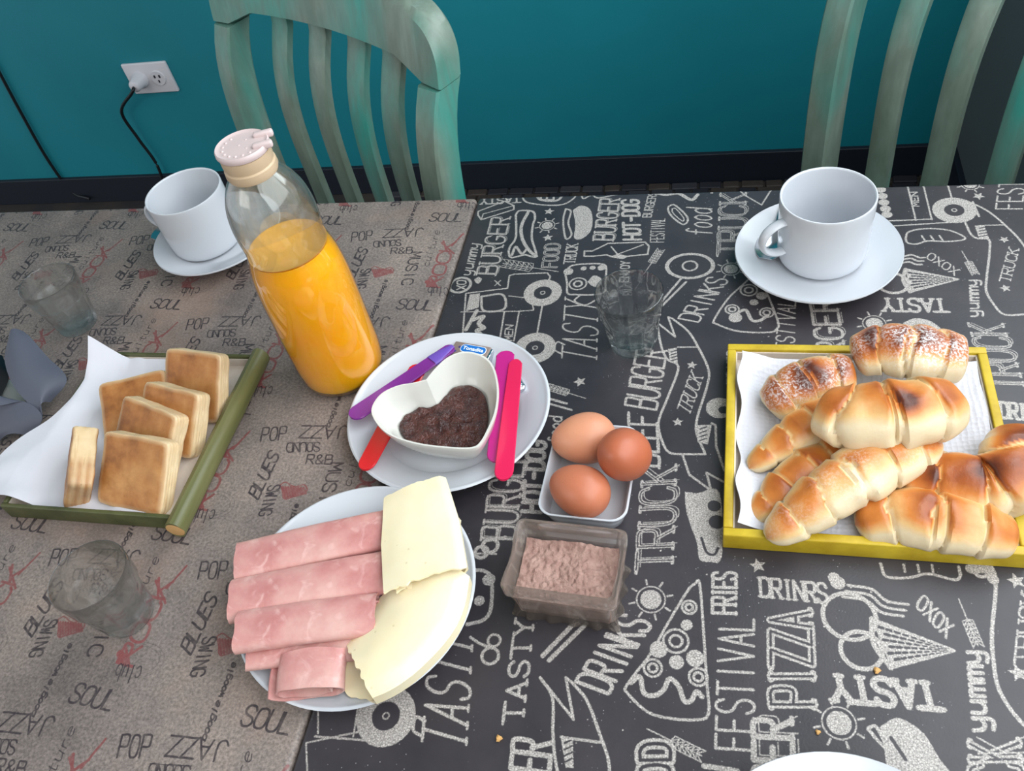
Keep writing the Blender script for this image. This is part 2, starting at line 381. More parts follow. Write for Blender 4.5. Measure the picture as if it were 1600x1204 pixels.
    banner(I, [(1027, 508), (1031, 530), (1036, 549), (1044, 562), (1058, 569), (1058, 583), (1042, 624), (1029, 659), (1034, 687), (1045, 706), (1066, 709), (1102, 709)],
           [(1050, 497), (1075, 517), (1091, 542), (1107, 577), (1105, 602), (1092, 643), (1088, 662), (1089, 678), (1102, 709)],
           [(1025, 502), (1055, 526), (1044, 495), (1050, 497)], [(1081, 570), (1059, 659)], ((1077, 648), (1098, 590), (1059, 636)), [[(1044, 545), (1057, 543), (1059, 568), (1047, 566)], [(1088, 664), (1112, 663), (1106, 694), (1090, 690)]])
    I.L([(1059, 542), (1091, 542)], .0007); I.L([(1066, 709), (1077, 741), (1111, 766), (1104, 738), (1130, 752)], .0009); I.L([(1112, 661), (1118, 664), (1119, 697), (1132, 735)], .0009)
    t('BURGER', (1025, 640), (1042, 548), (977, 632), .0011, '', 1.0); t('BEEF', (1030, 728), (1026, 648), (984, 726), .0013, 's'); t('TRUCK', (1050, 888), (1056, 730), (994, 890), .0015, 'sid')
    I.star((906, 596), .006); I.wheat((915, 622), (857, 604)); I.L([(857, 622), (885, 630)], .0012); I.L([(857, 630), (893, 640)], .0010)
    t('food', (876, 692), (878, 650), (856, 690), .0008); t('BURGER', (803, 842), (822, 705), (752, 840), .0011, 'sd'); t('HOT-DOG', (845, 800), (852, 690), (816, 798), .0018, '', .9)
    I.circ((766, 852), .006, .0015); I.circ((752, 862), .005, .0015); I.L([(760, 845), (790, 838)], .001)
    I.FL([(1070, 768), (1090, 770), (1124, 769), (1128, 867), (1108, 877), (1093, 873), (1089, 848), (1080, 823), (1072, 795)]); I.L([(1096, 840), (1104, 862), (1116, 866), (1122, 856)], .0010, sm=True, val=-1); I.circ((1120, 815), .006, fillv=-1); I.circ((1116, 790), .005, fillv=-1)
    I.circ((1124, 637), .011, fillv=1.0); I.circ((1130, 640), .004, fillv=-1); t('FRIES', (1146, 600), (1146, 548), (1136, 600), .0007)
    t('FRIES', (1150, 958), (1150, 894), (1113, 957), .0012, 's', .8); t('DRINRS', (1189, 931), (1294, 942), (1187, 902), .0011, 's', .8); I.star((1184, 883), .006); I.circ((1303, 902), .004, fillv=1); I.circ((1309, 910), .005, fillv=1)
    t('FESTIVAL', (1177, 1172), (1178, 966), (1118, 1168), .0009, ''); t('PIZZA', (1272, 1100), (1266, 956), (1205, 1100), .0026, 'si', 1.0); I.L([(1152, 1204), (1100, 1196)], .0016)
    # ice creams
    for (a, b, c, sc1, wv, sx) in (((1362, 966), (1491, 1016), (1392, 1043), [((1327, 962), .017), ((1346, 1015), .013)], [(1325, 914), (1362, 920), (1385, 938), (1419, 944)], 1),
                              ((1415, 420), (1497, 436), (1422, 456), [((1395, 442), .013)], [(1412, 400), (1425, 398), (1436, 402), (1445, 402)], .6)):
        I.L([a, b, c], .0010); I.L([a, ((a[0]+c[0])/2-12*sx, (a[1]+c[1])/2), c], .0016, sm=True)
        A = Vector((*I.P(a), 0)); B = Vector((*I.P(b), 0)); Cc = Vector((*I.P(c), 0))
        I.fill([(A.x, A.y), (B.x, B.y), (Cc.x, Cc.y)])
        for i in range(1, 9):
            for j in range(1, 7):
                w = 1-i/9
                if j/7 > 0.04:
                    p = A.lerp(Cc, j/7).lerp(B, (i-.5*(j % 2))/9.5); q = A.lerp(Cc, j/7).lerp(B, (i+.55-.5*(j % 2))/9.5); I.seg((p.x, p.y), (q.x, q.y), .0010*w+.0002, -1)
        for cc, rr in sc1: I.circ(cc, rr, .0015)
        for k in range(3): I.L([(x-k*4*sx, y+k*9*sx) for x, y in wv], .0010, sm=True)
    t('XOXO', (1490, 976), (1443, 928), (1478, 996), .0008); t('XOXO', (1499, 421), (1455, 394), (1491, 430), .0006)
    I.wheat((1498, 935), (1528, 1008)); I.wheat((1503, 392), (1524, 428)); t('yummy', (1543, 1141), (1532, 1015), (1510, 1140), .0013, '', .8); t('yummy', (1530, 494), (1527, 436), (1511, 494), .0009, '', .8)
    I.L([(1517, 888), (1530, 900), (1555, 907), (1550, 985), (1552, 1029), (1562, 1079), (1600, 1132), (1640, 1150)], .0012, sm=True); t('TRUCK', (1612, 1035), (1622, 925), (1585, 1035), .0007, 's'); I.star((1588, 907), .006); I.star((1591, 1051), .006); I.L([(1517, 888), (1545, 888), (1552, 905)], .0035)
    t('TASTY', (1459, 1067), (1296, 1054), (1470, 1108), .0020, 's', .8); t('TASTY', (1476, 467), (1378, 466), (1480, 487), .0014, 's', .8); I.sun((1311, 1129), .0075); I.sun((1366, 505), .007); I.sun((1017, 936), .0075)
    I.FL([(1375, 1135), (1400, 1121), (1425, 1131), (1447, 1150), (1466, 1182), (1490, 1225), (1400, 1225), (1380, 1160)]); I.L([(1392, 1152), (1415, 1186)], .0012, val=-1); I.L([(1356, 1138), (1369, 1135), (1386, 1168), (1375, 1160), (1356, 1138)], .0010, sm=True)
    I.FL([(1411, 504), (1430, 497), (1455, 502), (1476, 520), (1470, 532), (1420, 530)]); I.L([(1397, 507), (1408, 507), (1420, 520)], .0010, sm=True)
    t('TRUCK', (1604, 1330), (1592, 1160), (1522, 1330), .0022, 'sid'); t('BURGER', (1246, 1350), (1237, 1126), (1180, 1345), .0018, 'sd'); I.L([(1376, 880), (1385, 900), (1420, 902), (1450, 896), (1490, 905), (1500, 900), (1498, 885)], .001, sm=True)
    for k in range(3): I.L([(1412+k*22, 882), (1414+k*22, 893)], .0008)
    t('DRINKS', (950, 1083), (1018, 974), (900, 1064), .0013, '', 1.0); I.L([(848, 1024), (902, 968)], .0017); I.L([(858, 1031), (916, 974)], .0016)
    t('TASTY', (817, 1126), (834, 969), (786, 1126), .0011, 's', 1.6)
    pizza(I, [(1086, 911), (1094, 917), (1104, 1060), (1107, 1114), (1086, 1124), (1043, 1121), (1011, 1111), (981, 1083), (980, 1069), (1017, 1020), (1043, 974), (1074, 923)],
          [((1056, 1001), .0085), ((1077, 948), .005), ((1020, 1043), .006), ((1091, 1057), .006)], [((1073, 976), .004), ((1057, 1034), .005), ((1086, 1028), .006), ((1029, 1014), .006)],
          [(986, 1066), (1000, 1057), (1006, 1082), (1023, 1086), (1037, 1077), (1046, 1060), (1060, 1071), (1069, 1094), (1080, 1094), (1088, 1080), (1097, 1088)])
    pizza(I, [(1176, 430), (1190, 440), (1215, 500), (1213, 514), (1200, 519), (1153, 517), (1120, 506), (1116, 499), (1137, 467), (1160, 445)],
          [((1170, 453), .0075), ((1144, 483), .006), ((1198, 488), .006)], [((1178, 472), .004), ((1149, 496), .006), ((1190, 462), .005)], [(1150, 490), (1165, 484), (1175, 500), (1188, 500), (1200, 492)])
    t('TASTY', (728, 1172), (738, 1000), (660, 1152), .0011, 's', 1.6); I.L([(660, 1150), (646, 1140), (650, 1120), (664, 1126)], .0011, sm=True); I.L([(735, 995), (750, 1005), (768, 1012)], .0010, sm=True); I.circ((766, 1024), .006, .0011); I.circ((772, 1000), .0045, .0009)
    ring(I, (603, 1118), .021, .011); I.L([(492, 1150), (600, 1158), (605, 1152)], .0007); I.L([(497, 1110), (497, 1145)], .0006); I.L([(480, 1204), (478, 1160), (575, 1140)], .0006); I.L([(560, 1100), (552, 1150)], .0006)
    t('BURGER', (848, 1320), (862, 1160), (785, 1310), .0016, '', 1.0)
    banner(I, [(844, 1058), (863, 1089), (864, 1146), (868, 1189), (878, 1230)], [(894, 1066), (917, 1094), (937, 1146), (951, 1189), (952, 1230)], [(844, 1058), (896, 1123), (884, 1058), (894, 1066)], [], ((940, 1290), (950, 1240), (915, 1290)), [[(876, 1151), (895, 1153), (896, 1200), (884, 1198)]])
    I.L([(877, 1151), (943, 1160)], .0009); I.wheat((1011, 1138), (1096, 1180)); t('FOOD', (1047, 1290), (1047, 1162), (998, 1290), .0034, 'i')
    I.L([(742, 890), (758, 892), (768, 905), (767, 950), (755, 968), (730, 975)], .0014, sm=True); I.circ((749, 938), .004, fillv=1); I.circ((764, 905), .005, fillv=1); I.L([(740, 864), (775, 865)], .0008)
    # right side van, sausage and banner
    I.L([(1417, 286), (1431, 344)], .0008); I.L([(1442, 286), (1456, 343)], .0008); I.L([(1385, 345), (1456, 342)], .0008); I.L([(1390, 353), (1502, 346)], .0008); t('MEN', (1436, 322), (1433, 300), (1426, 322), .0006)
    for y in (296, 306, 316, 326, 335): I.circ((1376+(y-296)*.25, y), .005, fillv=1)
    ring(I, (1491, 328), .0195, .0105); I.L([(1480, 286), (1488, 312)], .0008)
    I.L([(1415, 372), (1420, 362), (1445, 357), (1480, 359), (1504, 368), (1506, 374), (1480, 377), (1450, 376), (1432, 381), (1418, 379)], .0009, sm=True, close=True)
    for k in range(3): I.L([(1440+k*14, 368), (1445+k*14, 375)], .0008)
    banner(I, [(1505, 339), (1516, 364), (1527, 372), (1545, 374), (1546, 395), (1542, 431), (1541, 454), (1552, 474), (1570, 491), (1610, 490)], [(1509, 313), (1541, 328), (1570, 351), (1599, 382), (1615, 420), (1605, 470)],
           [(1509, 313), (1530, 338), (1520, 315)], [(1569, 374), (1571, 450)], ((1578, 441), (1592, 390), (1562, 437)), [[(1523, 352), (1538, 352), (1546, 374), (1530, 373)]])
    I.star((1529, 306), .006); I.sun((1516, 288), .006); I.L([(1530, 352), (1570, 351)], .0007); t('FESTIVAL', (1597, 326), (1606, 240), (1556, 326), .0008)
    t('TRUCK', (1602, 608), (1567, 508), (1545, 606), .0013, 'sid'); t('DRINKS', (1564, 652), (1650, 660), (1562, 628), .0014, 's', .8); t('FESTIVAL', (1240, 560), (1243, 470), (1212, 556), .0007); t('BURGER', (1330, 600), (1306, 469), (1286, 600), .0013, 'sd')
    I.L([(1152, 290), (1162, 303), (1190, 320)], .0008, sm=True); I.L([(1190, 320), (1205, 296)], .0008); I.L([(1020, 300), (1040, 304), (1060, 302), (1080, 312), (1090, 304)], .002, sm=True); t('T', (1142, 301), (1142, 292), (1112, 301), .0013)
    for (c, s_) in (((1206, 488), 3), ((1090, 880), 3), ((960, 1130), 2), ((1340, 940), 2), ((700, 590), 2)):
        for _ in range(6): I.circ((c[0]+random.uniform(-60, 60), c[1]+random.uniform(-40, 40)), random.uniform(.0004, .0008), fillv=1)
    return I
def brown_print():
    W, H = .14319, .13946
    def mkink(): return Ink(0, -H, W, H, .0002, wrap=True)
    K, Rd = mkink(), mkink()
    for I in (K, Rd):
        P0 = I.P
        def P(q, P0=P0):
            v = T(*q); return (v.x, v.y)
        I.P = P
        orig = I.text
        seg0 = I.seg
        # move every stroke into the base tile before wrapping
        def seg(p, q, r, val=1.0, seg0=seg0, I=I):
            mx, my = (p[0]+q[0])/2, (p[1]+q[1])/2
            dx = -math.floor(mx/W)*W; dy = -(math.floor(my/H)+1)*H
            seg0((p[0]+dx, p[1]+dy), (q[0]+dx, q[1]+dy), r, val)
        I.seg = seg
    t = K.text; w = .00072
    t('POP', (407, 689), (445, 687), (411, 668), w*1.1); t('JAZZ', (545, 666), (472, 665), (540, 685), w*1.1, '', .6); t('SOUND', (500, 691), (449, 692), (499, 705), w*.9, '', .8)
    K.L([(500, 691), (449, 692)], w*.5)
    t('R&B', (478, 724), (518, 725), (481, 710), w); t('BLUES', (403, 780), (436, 712), (389, 769), w*1.3, '', .7); t('SWING', (420, 759), (404, 806), (438, 757), w*1.1, '', .8)
    t('boogie', (582, 497), (594, 467), (576, 495), w*.9, '', .5); t('woogie', (595, 464), (606, 437), (589, 463), w*.9, '', .5)
    t('MUSIC', (643, 394), (627, 445), (659, 393), w*1.2, '', 1.0); t('culture', (670, 416), (688, 360), (660, 414), w*.6, '', .9); t('club', (700, 448), (669, 448), (698, 462), w*.75, '', .8)
    t('SOUL', (618, 482), (674, 485), (626, 467), w*1.2, '', .7)
    K.b2 = None
    c = K.P((700, 437)); K.line([(c[0]+.022*math.cos(a)-.004, c[1]+.014*math.sin(a)-.006) for a in np.linspace(-2.6, 1.6, 24)], .0004, .35)
    K.line([(c[0]+.018*math.cos(a)-.004, c[1]+.011*math.sin(a)-.006) for a in np.linspace(-2.2, 1.9, 24)], .0004, .35)
    t = Rd.text
    t('ROCK', (687, 449), (712, 378), (667, 447), .0012, '', .6); Rd.L([(706, 384), (724, 364)], .0010); Rd.L([(690, 379), (709, 396)], .0011); Rd.L([(668, 440), (676, 446)], .003); Rd.L([(672, 433), (682, 447)], .0012)
    hp = [(438, 757), (446, 753), (455, 758), (463, 760), (475, 757), (480, 765), (472, 772), (458, 776), (444, 779), (441, 766)]
    Rd.L(hp, .0006, sm=True, close=True)
    for k in range(9): Rd.L([(442+k*4, 760+k*.2), (446+k*4, 777-k*.8)], .0010)
    K.b = Rd.a
    return K

# ------------------------------------------------------------------ materials for the setting
def m_wall():
    t = NT('teal_wall_paint'); v = t.coord()
    t.base(t.ramp(t.noise(1.6, 4, .6), [(.3, srgb(8, 122, 136)), (.7, srgb(14, 134, 149))])); t.b.inputs['Roughness'].default_value = .55
    t.bump(t.noise(60, 3), .15, .002); return t.m
M_wall = m_wall()
M_base = plain('dark_baseboard_paint', srgb(22, 30, 42), .55)
M_grey_wall = plain('grey_wall_paint', srgb(92, 98, 100), .7, bump=(40, .1, .002))
M_floor = plain('dark_floor', srgb(46, 44, 46), .6, var=(9, srgb(66, 58, 52), .35, .7), bump=(60, .3, .002))
M_white_pl = plain('white_plastic', srgb(214, 212, 218), .35)
M_black_rub = plain('black_cable_rubber', srgb(16, 18, 22), .45)
def m_vinyl_black(img):
    t = NT('black_printed_vinyl'); v = t.coord(); mp = t.add('ShaderNodeMapping'); mp.vector_type = 'TEXTURE'
    mp.inputs['Location'].default_value = (-.002, -.66, 0); mp.inputs['Scale'].default_value = (.60, .662, 1)
    wob = t.add('ShaderNodeTexNoise'); wob.inputs['Scale'].default_value = 700; wob.inputs['Detail'].default_value = 2; t.link(v, wob.inputs['Vector'])
    vm = t.add('ShaderNodeVectorMath', operation='SUBTRACT'); t.link(wob.outputs['Color'], vm.inputs[0]); vm.inputs[1].default_value = (.5, .5, .5)
    vs = t.add('ShaderNodeVectorMath', operation='SCALE'); t.link(vm.outputs[0], vs.inputs[0]); vs.inputs['Scale'].default_value = .0011
    va = t.add('ShaderNodeVectorMath', operation='ADD'); t.link(v, va.inputs[0]); t.link(vs.outputs[0], va.inputs[1])
    t.link(va.outputs[0], mp.inputs['Vector'])
    im = t.add('ShaderNodeTexImage'); im.image = img; im.extension = 'CLIP'; im.interpolation = 'Cubic'; t.link(mp.outputs[0], im.inputs[0])
    vor = t.add('ShaderNodeTexVoronoi'); vor.feature = 'DISTANCE_TO_EDGE'; vor.inputs['Scale'].default_value = 620; t.link(v, vor.inputs['Vector'])
    br = t.ramp(vor.outputs['Distance'], [(.03, (.22, .22, .22)), (.16, (1, 1, 1))])
    chalk = t.ramp(t.noise(900, 2), [(.30, srgb(136, 130, 126)), (.65, srgb(206, 198, 192))])
    chalk = t.mix(.55, chalk, br, 'MULTIPLY')
    sep = t.add('ShaderNodeSeparateColor'); t.link(im.outputs['Color'], sep.inputs[0])
    sp = t.add('ShaderNodeTexVoronoi'); sp.inputs['Scale'].default_value = 260; sp.inputs['Randomness'].default_value = 1; t.link(v, sp.inputs['Vector'])
    dots = t.ramp(sp.outputs['Distance'], [(.06, (.30, .30, .30)), (.11, (0, 0, 0))]); dm = t.mix(1.0, dots, t.ramp(t.noise(30, 2), [(.48, (0, 0, 0)), (.62, (1, 1, 1))]), 'MULTIPLY')
    ground = t.ramp(t.noise(14, 5, .6), [(.3, srgb(42, 39, 44)), (.75, srgb(62, 57, 61))]); ground = t.mix(1.0, ground, dm, 'ADD')
    t.base(t.mix(sep.outputs[0], ground, chalk)); t.b.inputs['Roughness'].default_value = .42; t.b.inputs['Specular IOR Level'].default_value = .5
    t.bump(t.noise(600, 3), .25, .0004); return t.m
def m_vinyl_brown(img):
    t = NT('brown_printed_vinyl'); v = t.coord(); mp = t.add('ShaderNodeMapping'); mp.vector_type = 'TEXTURE'
    mp.inputs['Location'].default_value = (0, -.13946, 0); mp.inputs['Scale'].default_value = (.14319, .13946, 1)
    wob = t.add('ShaderNodeTexNoise'); wob.inputs['Scale'].default_value = 300; t.link(v, wob.inputs['Vector'])
    vm = t.add('ShaderNodeVectorMath', operation='SUBTRACT'); t.link(wob.outputs['Color'], vm.inputs[0]); vm.inputs[1].default_value = (.5, .5, .5)
    vs = t.add('ShaderNodeVectorMath', operation='SCALE'); t.link(vm.outputs[0], vs.inputs[0]); vs.inputs['Scale'].default_value = .0008
    va = t.add('ShaderNodeVectorMath', operation='ADD'); t.link(v, va.inputs[0]); t.link(vs.outputs[0], va.inputs[1]); t.link(va.outputs[0], mp.inputs['Vector'])
    im = t.add('ShaderNodeTexImage'); im.image = img; im.extension = 'REPEAT'; im.interpolation = 'Cubic'; t.link(mp.outputs[0], im.inputs[0])
    sep = t.add('ShaderNodeSeparateColor'); t.link(im.outputs['Color'], sep.inputs[0])
    g1 = t.ramp(t.noise(9, 6, .65), [(.32, srgb(108, 98, 94)), (.5, srgb(134, 122, 116)), (.72, srgb(158, 142, 132))])
    g2 = t.ramp(t.noise(420, 3, .7), [(.36, (.55, .55, .55)), (.66, (1.15, 1.15, 1.15))]); g = t.mix(1.0, g1, g2, 'MULTIPLY')
    stain = t.ramp(t.noise(5, 5, .6), [(.55, (0, 0, 0)), (.75, (1, 1, 1))]); g = t.mix(t_fac(t, stain, .5), g, srgb(170, 140, 122))
    n3 = t.ramp(t.noise(160, 2), [(.30, (.7, .7, .7)), (.6, (1, 1, 1))])
    mk_ = t.mix(1.0, sep.outputs[0], n3, 'MULTIPLY'); mr_ = t.mix(1.0, sep.outputs[1], n3, 'MULTIPLY')
    g = t.mix(t_fac(t, mr_, .8), g, srgb(122, 50, 52)); g = t.mix(t_fac(t, mk_, .95), g, srgb(44, 36, 42))
    t.base(g); t.b.inputs['Roughness'].default_value = .5
    t.bump(t.noise(330, 4, .7), .5, .0008); return t.m
def t_fac(t, sock, k):
    n = t.add('ShaderNodeMath', operation='MULTIPLY'); t.link(sock, n.inputs[0]); n.inputs[1].default_value = k; return n.outputs[0]

# ------------------------------------------------------------------ the setting
YW = 1.051; XW = 0.765
def structure(name, vf, mat, origin=(0, 0, 0), smooth=False):
    o = mk(name, vf, mat, origin=origin, smooth=smooth); o['kind'] = 'structure'; return o
floor = structure('floor', box(-3.2, XW+.1, -3.2, YW+.1, -.05, 0), M_floor)
structure('wall_back', box(-3.2, XW+.1, YW, YW+.1, 0, 2.6), M_wall)
wr = [box(XW, XW+.1, .70, YW, 0, 2.6), box(XW, XW+.1, -3.2, .70, 0, .78), box(XW, XW+.1, -3.2, .70, 2.45, 2.6), box(XW, XW+.1, -3.2, -1.9, .78, 2.45)]
structure('wall_right', join(*wr), M_grey_wall)
structure('wall_front', box(-3.2, XW+.1, -3.3, -3.2, 0, 2.6), plain('cream_wall_paint', srgb(168, 160, 148), .8))
structure('ceiling', box(-3.2, XW+.1, -3.2, YW+.1, 2.6, 2.7), plain('white_ceiling_paint', srgb(200, 200, 196), .8))
structure('baseboard_back', box(-3.2, XW, YW-.012, YW+.001, 0, .083, .002), M_base)
structure('baseboard_right', box(XW-.012, XW+.001, -3.2, YW-.012, 0, .083, .002), M_base)
# stone setts of the floor along the wall
sett_m = [plain('brown_floor_stone', srgb(60, 52, 48), .6, bump=(80, .5, .002), var=(25, srgb(76, 66, 60), .35, .7)), plain('grey_floor_stone', srgb(56, 56, 62), .6, bump=(80, .5, .002)), plain('dark_floor_stone', srgb(40, 40, 48), .6, bump=(80, .5, .002))]
smesh = []
for w_ in (.042, .056, .066):
    for m_ in sett_m:
        o = mk('floor_stone', box(-w_/2+.002, w_/2-.002, -.0125, .0125, -.004, .006, .003), m_, smooth=False); smesh.append((w_, o.data)); D.objects.remove(o)
for row in range(3):
    x = -.62+random.random()*.03; y = YW-.026-row*.0275
    while x < XW-.05:
        w_, me = random.choice(smesh); o = D.objects.new('floor_stone', me); C.objects.link(o); o.parent = floor
        o.location = (x+w_/2, y+random.uniform(-.001, .001), random.uniform(0, .0015)); o.rotation_euler = (0, 0, random.uniform(-.04, .04)); x += w_+.001

# wall socket, plug and cables
sx0, sz = TY(236, 120, YW).x, TY(236, 120, YW).z
sock = thing('wall_socket', 'white double wall socket on the teal wall behind the table', 'socket', (sx0, YW, sz))
mk('face_plate', box(-.064, .064, -.008, .001, -.041, .041, .003), M_white_pl, sock)
mk('socket_insert', lathe([(0, .003), (.019, .003), (.0205, 0), (.0205, -.003)], 32), M_white_pl, sock).matrix_local = Matrix.Translation((.026, -.008, 0)) @ Matrix.Rotation(PI/2, 4, 'X')
M_slot = plain('dark_slot', srgb(30, 34, 46), .8)
mk('pin_slots', join(box(.017, .021, -.0125, -.0108, .002, .009), box(.031, .035, -.0125, -.0108, .002, .009), box(.0245, .0275, -.0125, -.0108, -.011, -.004)), M_slot, sock, smooth=False, label='three dark pin slots')
pl = thing('power_plug', 'white round plug with black cable in the wall socket', 'plug', (sx0-.026, YW-.008, sz))
mk('plug_body', lathe([(0, 0), (.021, 0), (.021, .010), (.017, .016), (.015, .036), (.011, .040), (0, .041)], 28), M_white_pl, pl).rotation_euler = (PI/2, 0, 0)
b0 = TY(255, 290, YW); px_, pz_ = sx0-.026, sz
cab = [(0, -.038, 0), (-.004, -.052, -.008), (TY(190, 175, YW-.03).x-px_, -.022, TY(190, 175, YW-.03).z-pz_), (TY(215, 215, YW-.02).x-px_, -.012, TY(215, 215, YW-.02).z-pz_), (TY(243, 255, YW-.02).x-px_, -.010, TY(243, 255, YW-.02).z-pz_), (TY(254, 285, YW-.02).x-px_, -.012, TY(254, 285, YW-.02).z-pz_), (b0.x-px_, -.025, .03-pz_)]
mk('cable', tube(cr(cab, 8), .0042, 10), M_black_rub, pl, label='black cable')
cp = [TY(x, y, YW-.008) for x, y in ((-90, -60), (-40, 40), (0, 115), (35, 180), (75, 250), (112, 299))]; cp.append(Vector((cp[-1].x+.06, YW-.022, .02)))
tag(mk('power_cable', tube(cr(cp, 8), .0042, 10), M_black_rub, origin=tuple(cp[-1])), 'black cable running down the teal wall left of the socket', 'cable')

# ------------------------------------------------------------------ tables
bl = black_print(); img_b = bl.image('black_vinyl_print'); br_ = brown_print(); img_r = br_.image('brown_vinyl_print')
M_vb = m_vinyl_black(img_b); M_vr = m_vinyl_brown(img_r); M_tleg = plain('dark_table_leg_paint', srgb(40, 38, 38), .5)
def table(x0, x1, mat, label):
    t = thing('cafe_table', label, 'table', (0, 0, 0))
    mk('tabletop', box(x0, x1, -.80, 0, TZ-.030, TZ, .0045), mat, t)
    # keep pattern coordinates (object space is world x,y)
    mk('apron', join(box(x0+.05, x1-.05, -.075, -.055, TZ-.10, TZ-.0305), box(x0+.05, x1-.05, -.745, -.725, TZ-.10, TZ-.0305), box(x0+.05, x0+.07, -.72, -.08, TZ-.10, TZ-.0305), box(x1-.07, x1-.05, -.72, -.08, TZ-.10, TZ-.0305)), M_tleg, t, smooth=False)
    for lx in (x0+.03, x1-.03):
        for ly in (-.03, -.77): mk('leg', box(lx-.022, lx+.022, ly-.022, ly+.022, 0, TZ-.0305, .003), M_tleg, t)
    return t
table(-.83, -.0008, M_vr, 'left table in grey-brown vinyl printed with music words')
table(.0008, .745, M_vb, 'right table in black vinyl printed with white chalk food drawings')

# ------------------------------------------------------------------ chairs
def m_chair():
    t = NT('distressed_turquoise_paint'); v = t.coord()
    mp = t.add('ShaderNodeMapping'); mp.inputs['Scale'].default_value = (1, 1, .35); t.link(v, mp.inputs[0])
    base = t.ramp(t.noise(30, 5, .6, mp.outputs[0]), [(.3, srgb(98, 112, 98)), (.7, srgb(128, 146, 134))])
    tq = t.ramp(t.noise(7, 3, .55, mp.outputs[0]), [(.44, (0, 0, 0)), (.60, (1, 1, 1))])
    c = t.mix(t_fac(t, tq, .85), base, srgb(40, 150, 138))
    gr = t.add('ShaderNodeTexNoise'); gr.inputs['Scale'].default_value = 120; m2 = t.add('ShaderNodeMapping'); m2.inputs['Scale'].default_value = (1, 1, .05); t.link(v, m2.inputs[0]); t.link(m2.outputs[0], gr.inputs['Vector'])
    c = t.mix(t_fac(t, t.ramp(gr.outputs['Fac'], [(.35, (1, 1, 1)), (.55, (0, 0, 0))]), .3), c, srgb(96, 110, 102))
    t.base(c); t.b.inputs['Roughness'].default_value = .42; t.bump(gr.outputs['Fac'], .2, .001); return t.m
M_ch = m_chair()
def dback(z):          # backward lean profile of the back; z measured from the post end joint
    s = -z
    if s <= 0: return .20*s
    return .042*(1-math.exp(-s/.07))
W_ = .42; ZJ = .825     # joint height
def bp(u, z):           # point on the rear plane of the back, local chair coords: x along the chord, -y forward
    return Vector((u, -dback(z)-0.030*math.sin(PI*max(0, min(1, u/(W_+.03))))*-1*0.6, ZJ+z))
def make_chair():
    t = thing('slat_back_chair', '', 'chair', (0, 0, 0))
    zs = [-.38*q/18 for q in range(19)]
    # rear posts run to the floor
    for u0_ in (0, W_-.004):
        rings = []
        for z in zs+[-.45, -.60, -.825]:
            y = -dback(z) + (0.10*max(0, -z-.40)/.42)
            w = .036; d = .042
            rings.append([Vector((u0_+a*w, y-b*d, ZJ+z)) for a, b in ((0, .08), (.08, 0), (.92, 0), (1, .08), (1, .92), (.92, 1), (.08, 1), (0, .92))])
        mk('post', loft(rings), M_ch, t)
    for k, u in enumerate((.101, .176, .254, .324)):
        rings = []; top = .024
        for z in [top, .015, .005]+[-.38*q/22 for q in range(1, 23)]:
            w = .035-.004*math.sin(PI*min(1, max(0, -z/.38))); d = .015; yy = bp(u, z).y; y = yy-.010-.0025*math.sin(2*PI*max(0, -z)/.36)
            rings.append([Vector((u+a*w, y-b*d, ZJ+z)) for a, b in ((0, .15), (.1, 0), (.9, 0), (1, .15), (1, .85), (.9, 1), (.1, 1), (0, .85))])
        mk('slat', loft(rings), M_ch, t)
    # crest rail
    n = 90; Wt = W_+.032; rings = []
    for i in range(n+1):
        f = .5-.5*math.cos(PI*i/n); u = Wt*f; e = min(f, 1-f)*Wt
        lo = 0.0 if e < .034 else min(.017, (e-.034)*.35)+.005*math.sin(PI*f)
        hi = .078+.016*math.sin(PI*f) if e > .05 else .094*0+.028+.052*math.sqrt(max(0, 1-((.05-e)/.05)**2))
        y = bp(u, 0).y+.2*0; rk = .20
        yb = y-.004
        q = [(0, lo+.002), (0, hi-.008), (.006, hi), (.030, hi), (.038, hi-.008), (.038, lo+.002), (.034, lo), (.004, lo)]
        rings.append([Vector((u, yb+rk*zz-dd+.002, ZJ+.001+zz)) for dd, zz in q])
    mk('crest_rail', loft(rings), M_ch, t)
    mk('lower_rail', box(.03, W_, -.075, -.050, ZJ-.40, ZJ-.355, .004), M_ch, t)
    mk('seat', loft([[Vector((W_/2+.016+x*s, -.26+y*s, z)) for x, y in rrect(.225, .215, .05)] for s, z in ((.96, .43), (1, .436), (1, .455), (.97, .462))]), M_ch, t)
    for sx in (.03, W_-.03): mk('leg', tube([(sx+.016, -.43, .431), (sx+.016, -.435, .2), (sx+.016, -.44, 0)], [.021, .018, .015], 10, up=Vector((0, 1, 0))), M_ch, t)
    mk('stretcher', join(tube([(.05, -.435, .2), (W_-.02, -.435, .2)], .010, 8), tube([(.02, -.03, .16), (.045, -.43, .16)], .010, 8), tube([(W_+.01, -.03, .16), (W_-.015, -.43, .16)], .010, 8)), M_ch, t)
    return t
ch = make_chair(); ch.location = (-.424, .358, 0); ch.rotation_euler = (0, 0, math.radians(-29.8)); ch['label'] = 'distressed turquoise slat-back chair behind the brown table, its crest rail in view'
ch['group'] = 'slat-back chairs behind the tables'
ch2 = dup(ch, (.420, .382, 0), math.radians(-36), 'distressed turquoise slat-back chair behind the black table by the right cup', 'slat-back chairs behind the tables')

for o in ch2.children:
    if o.name.startswith('slat'): o.location.x -= .020

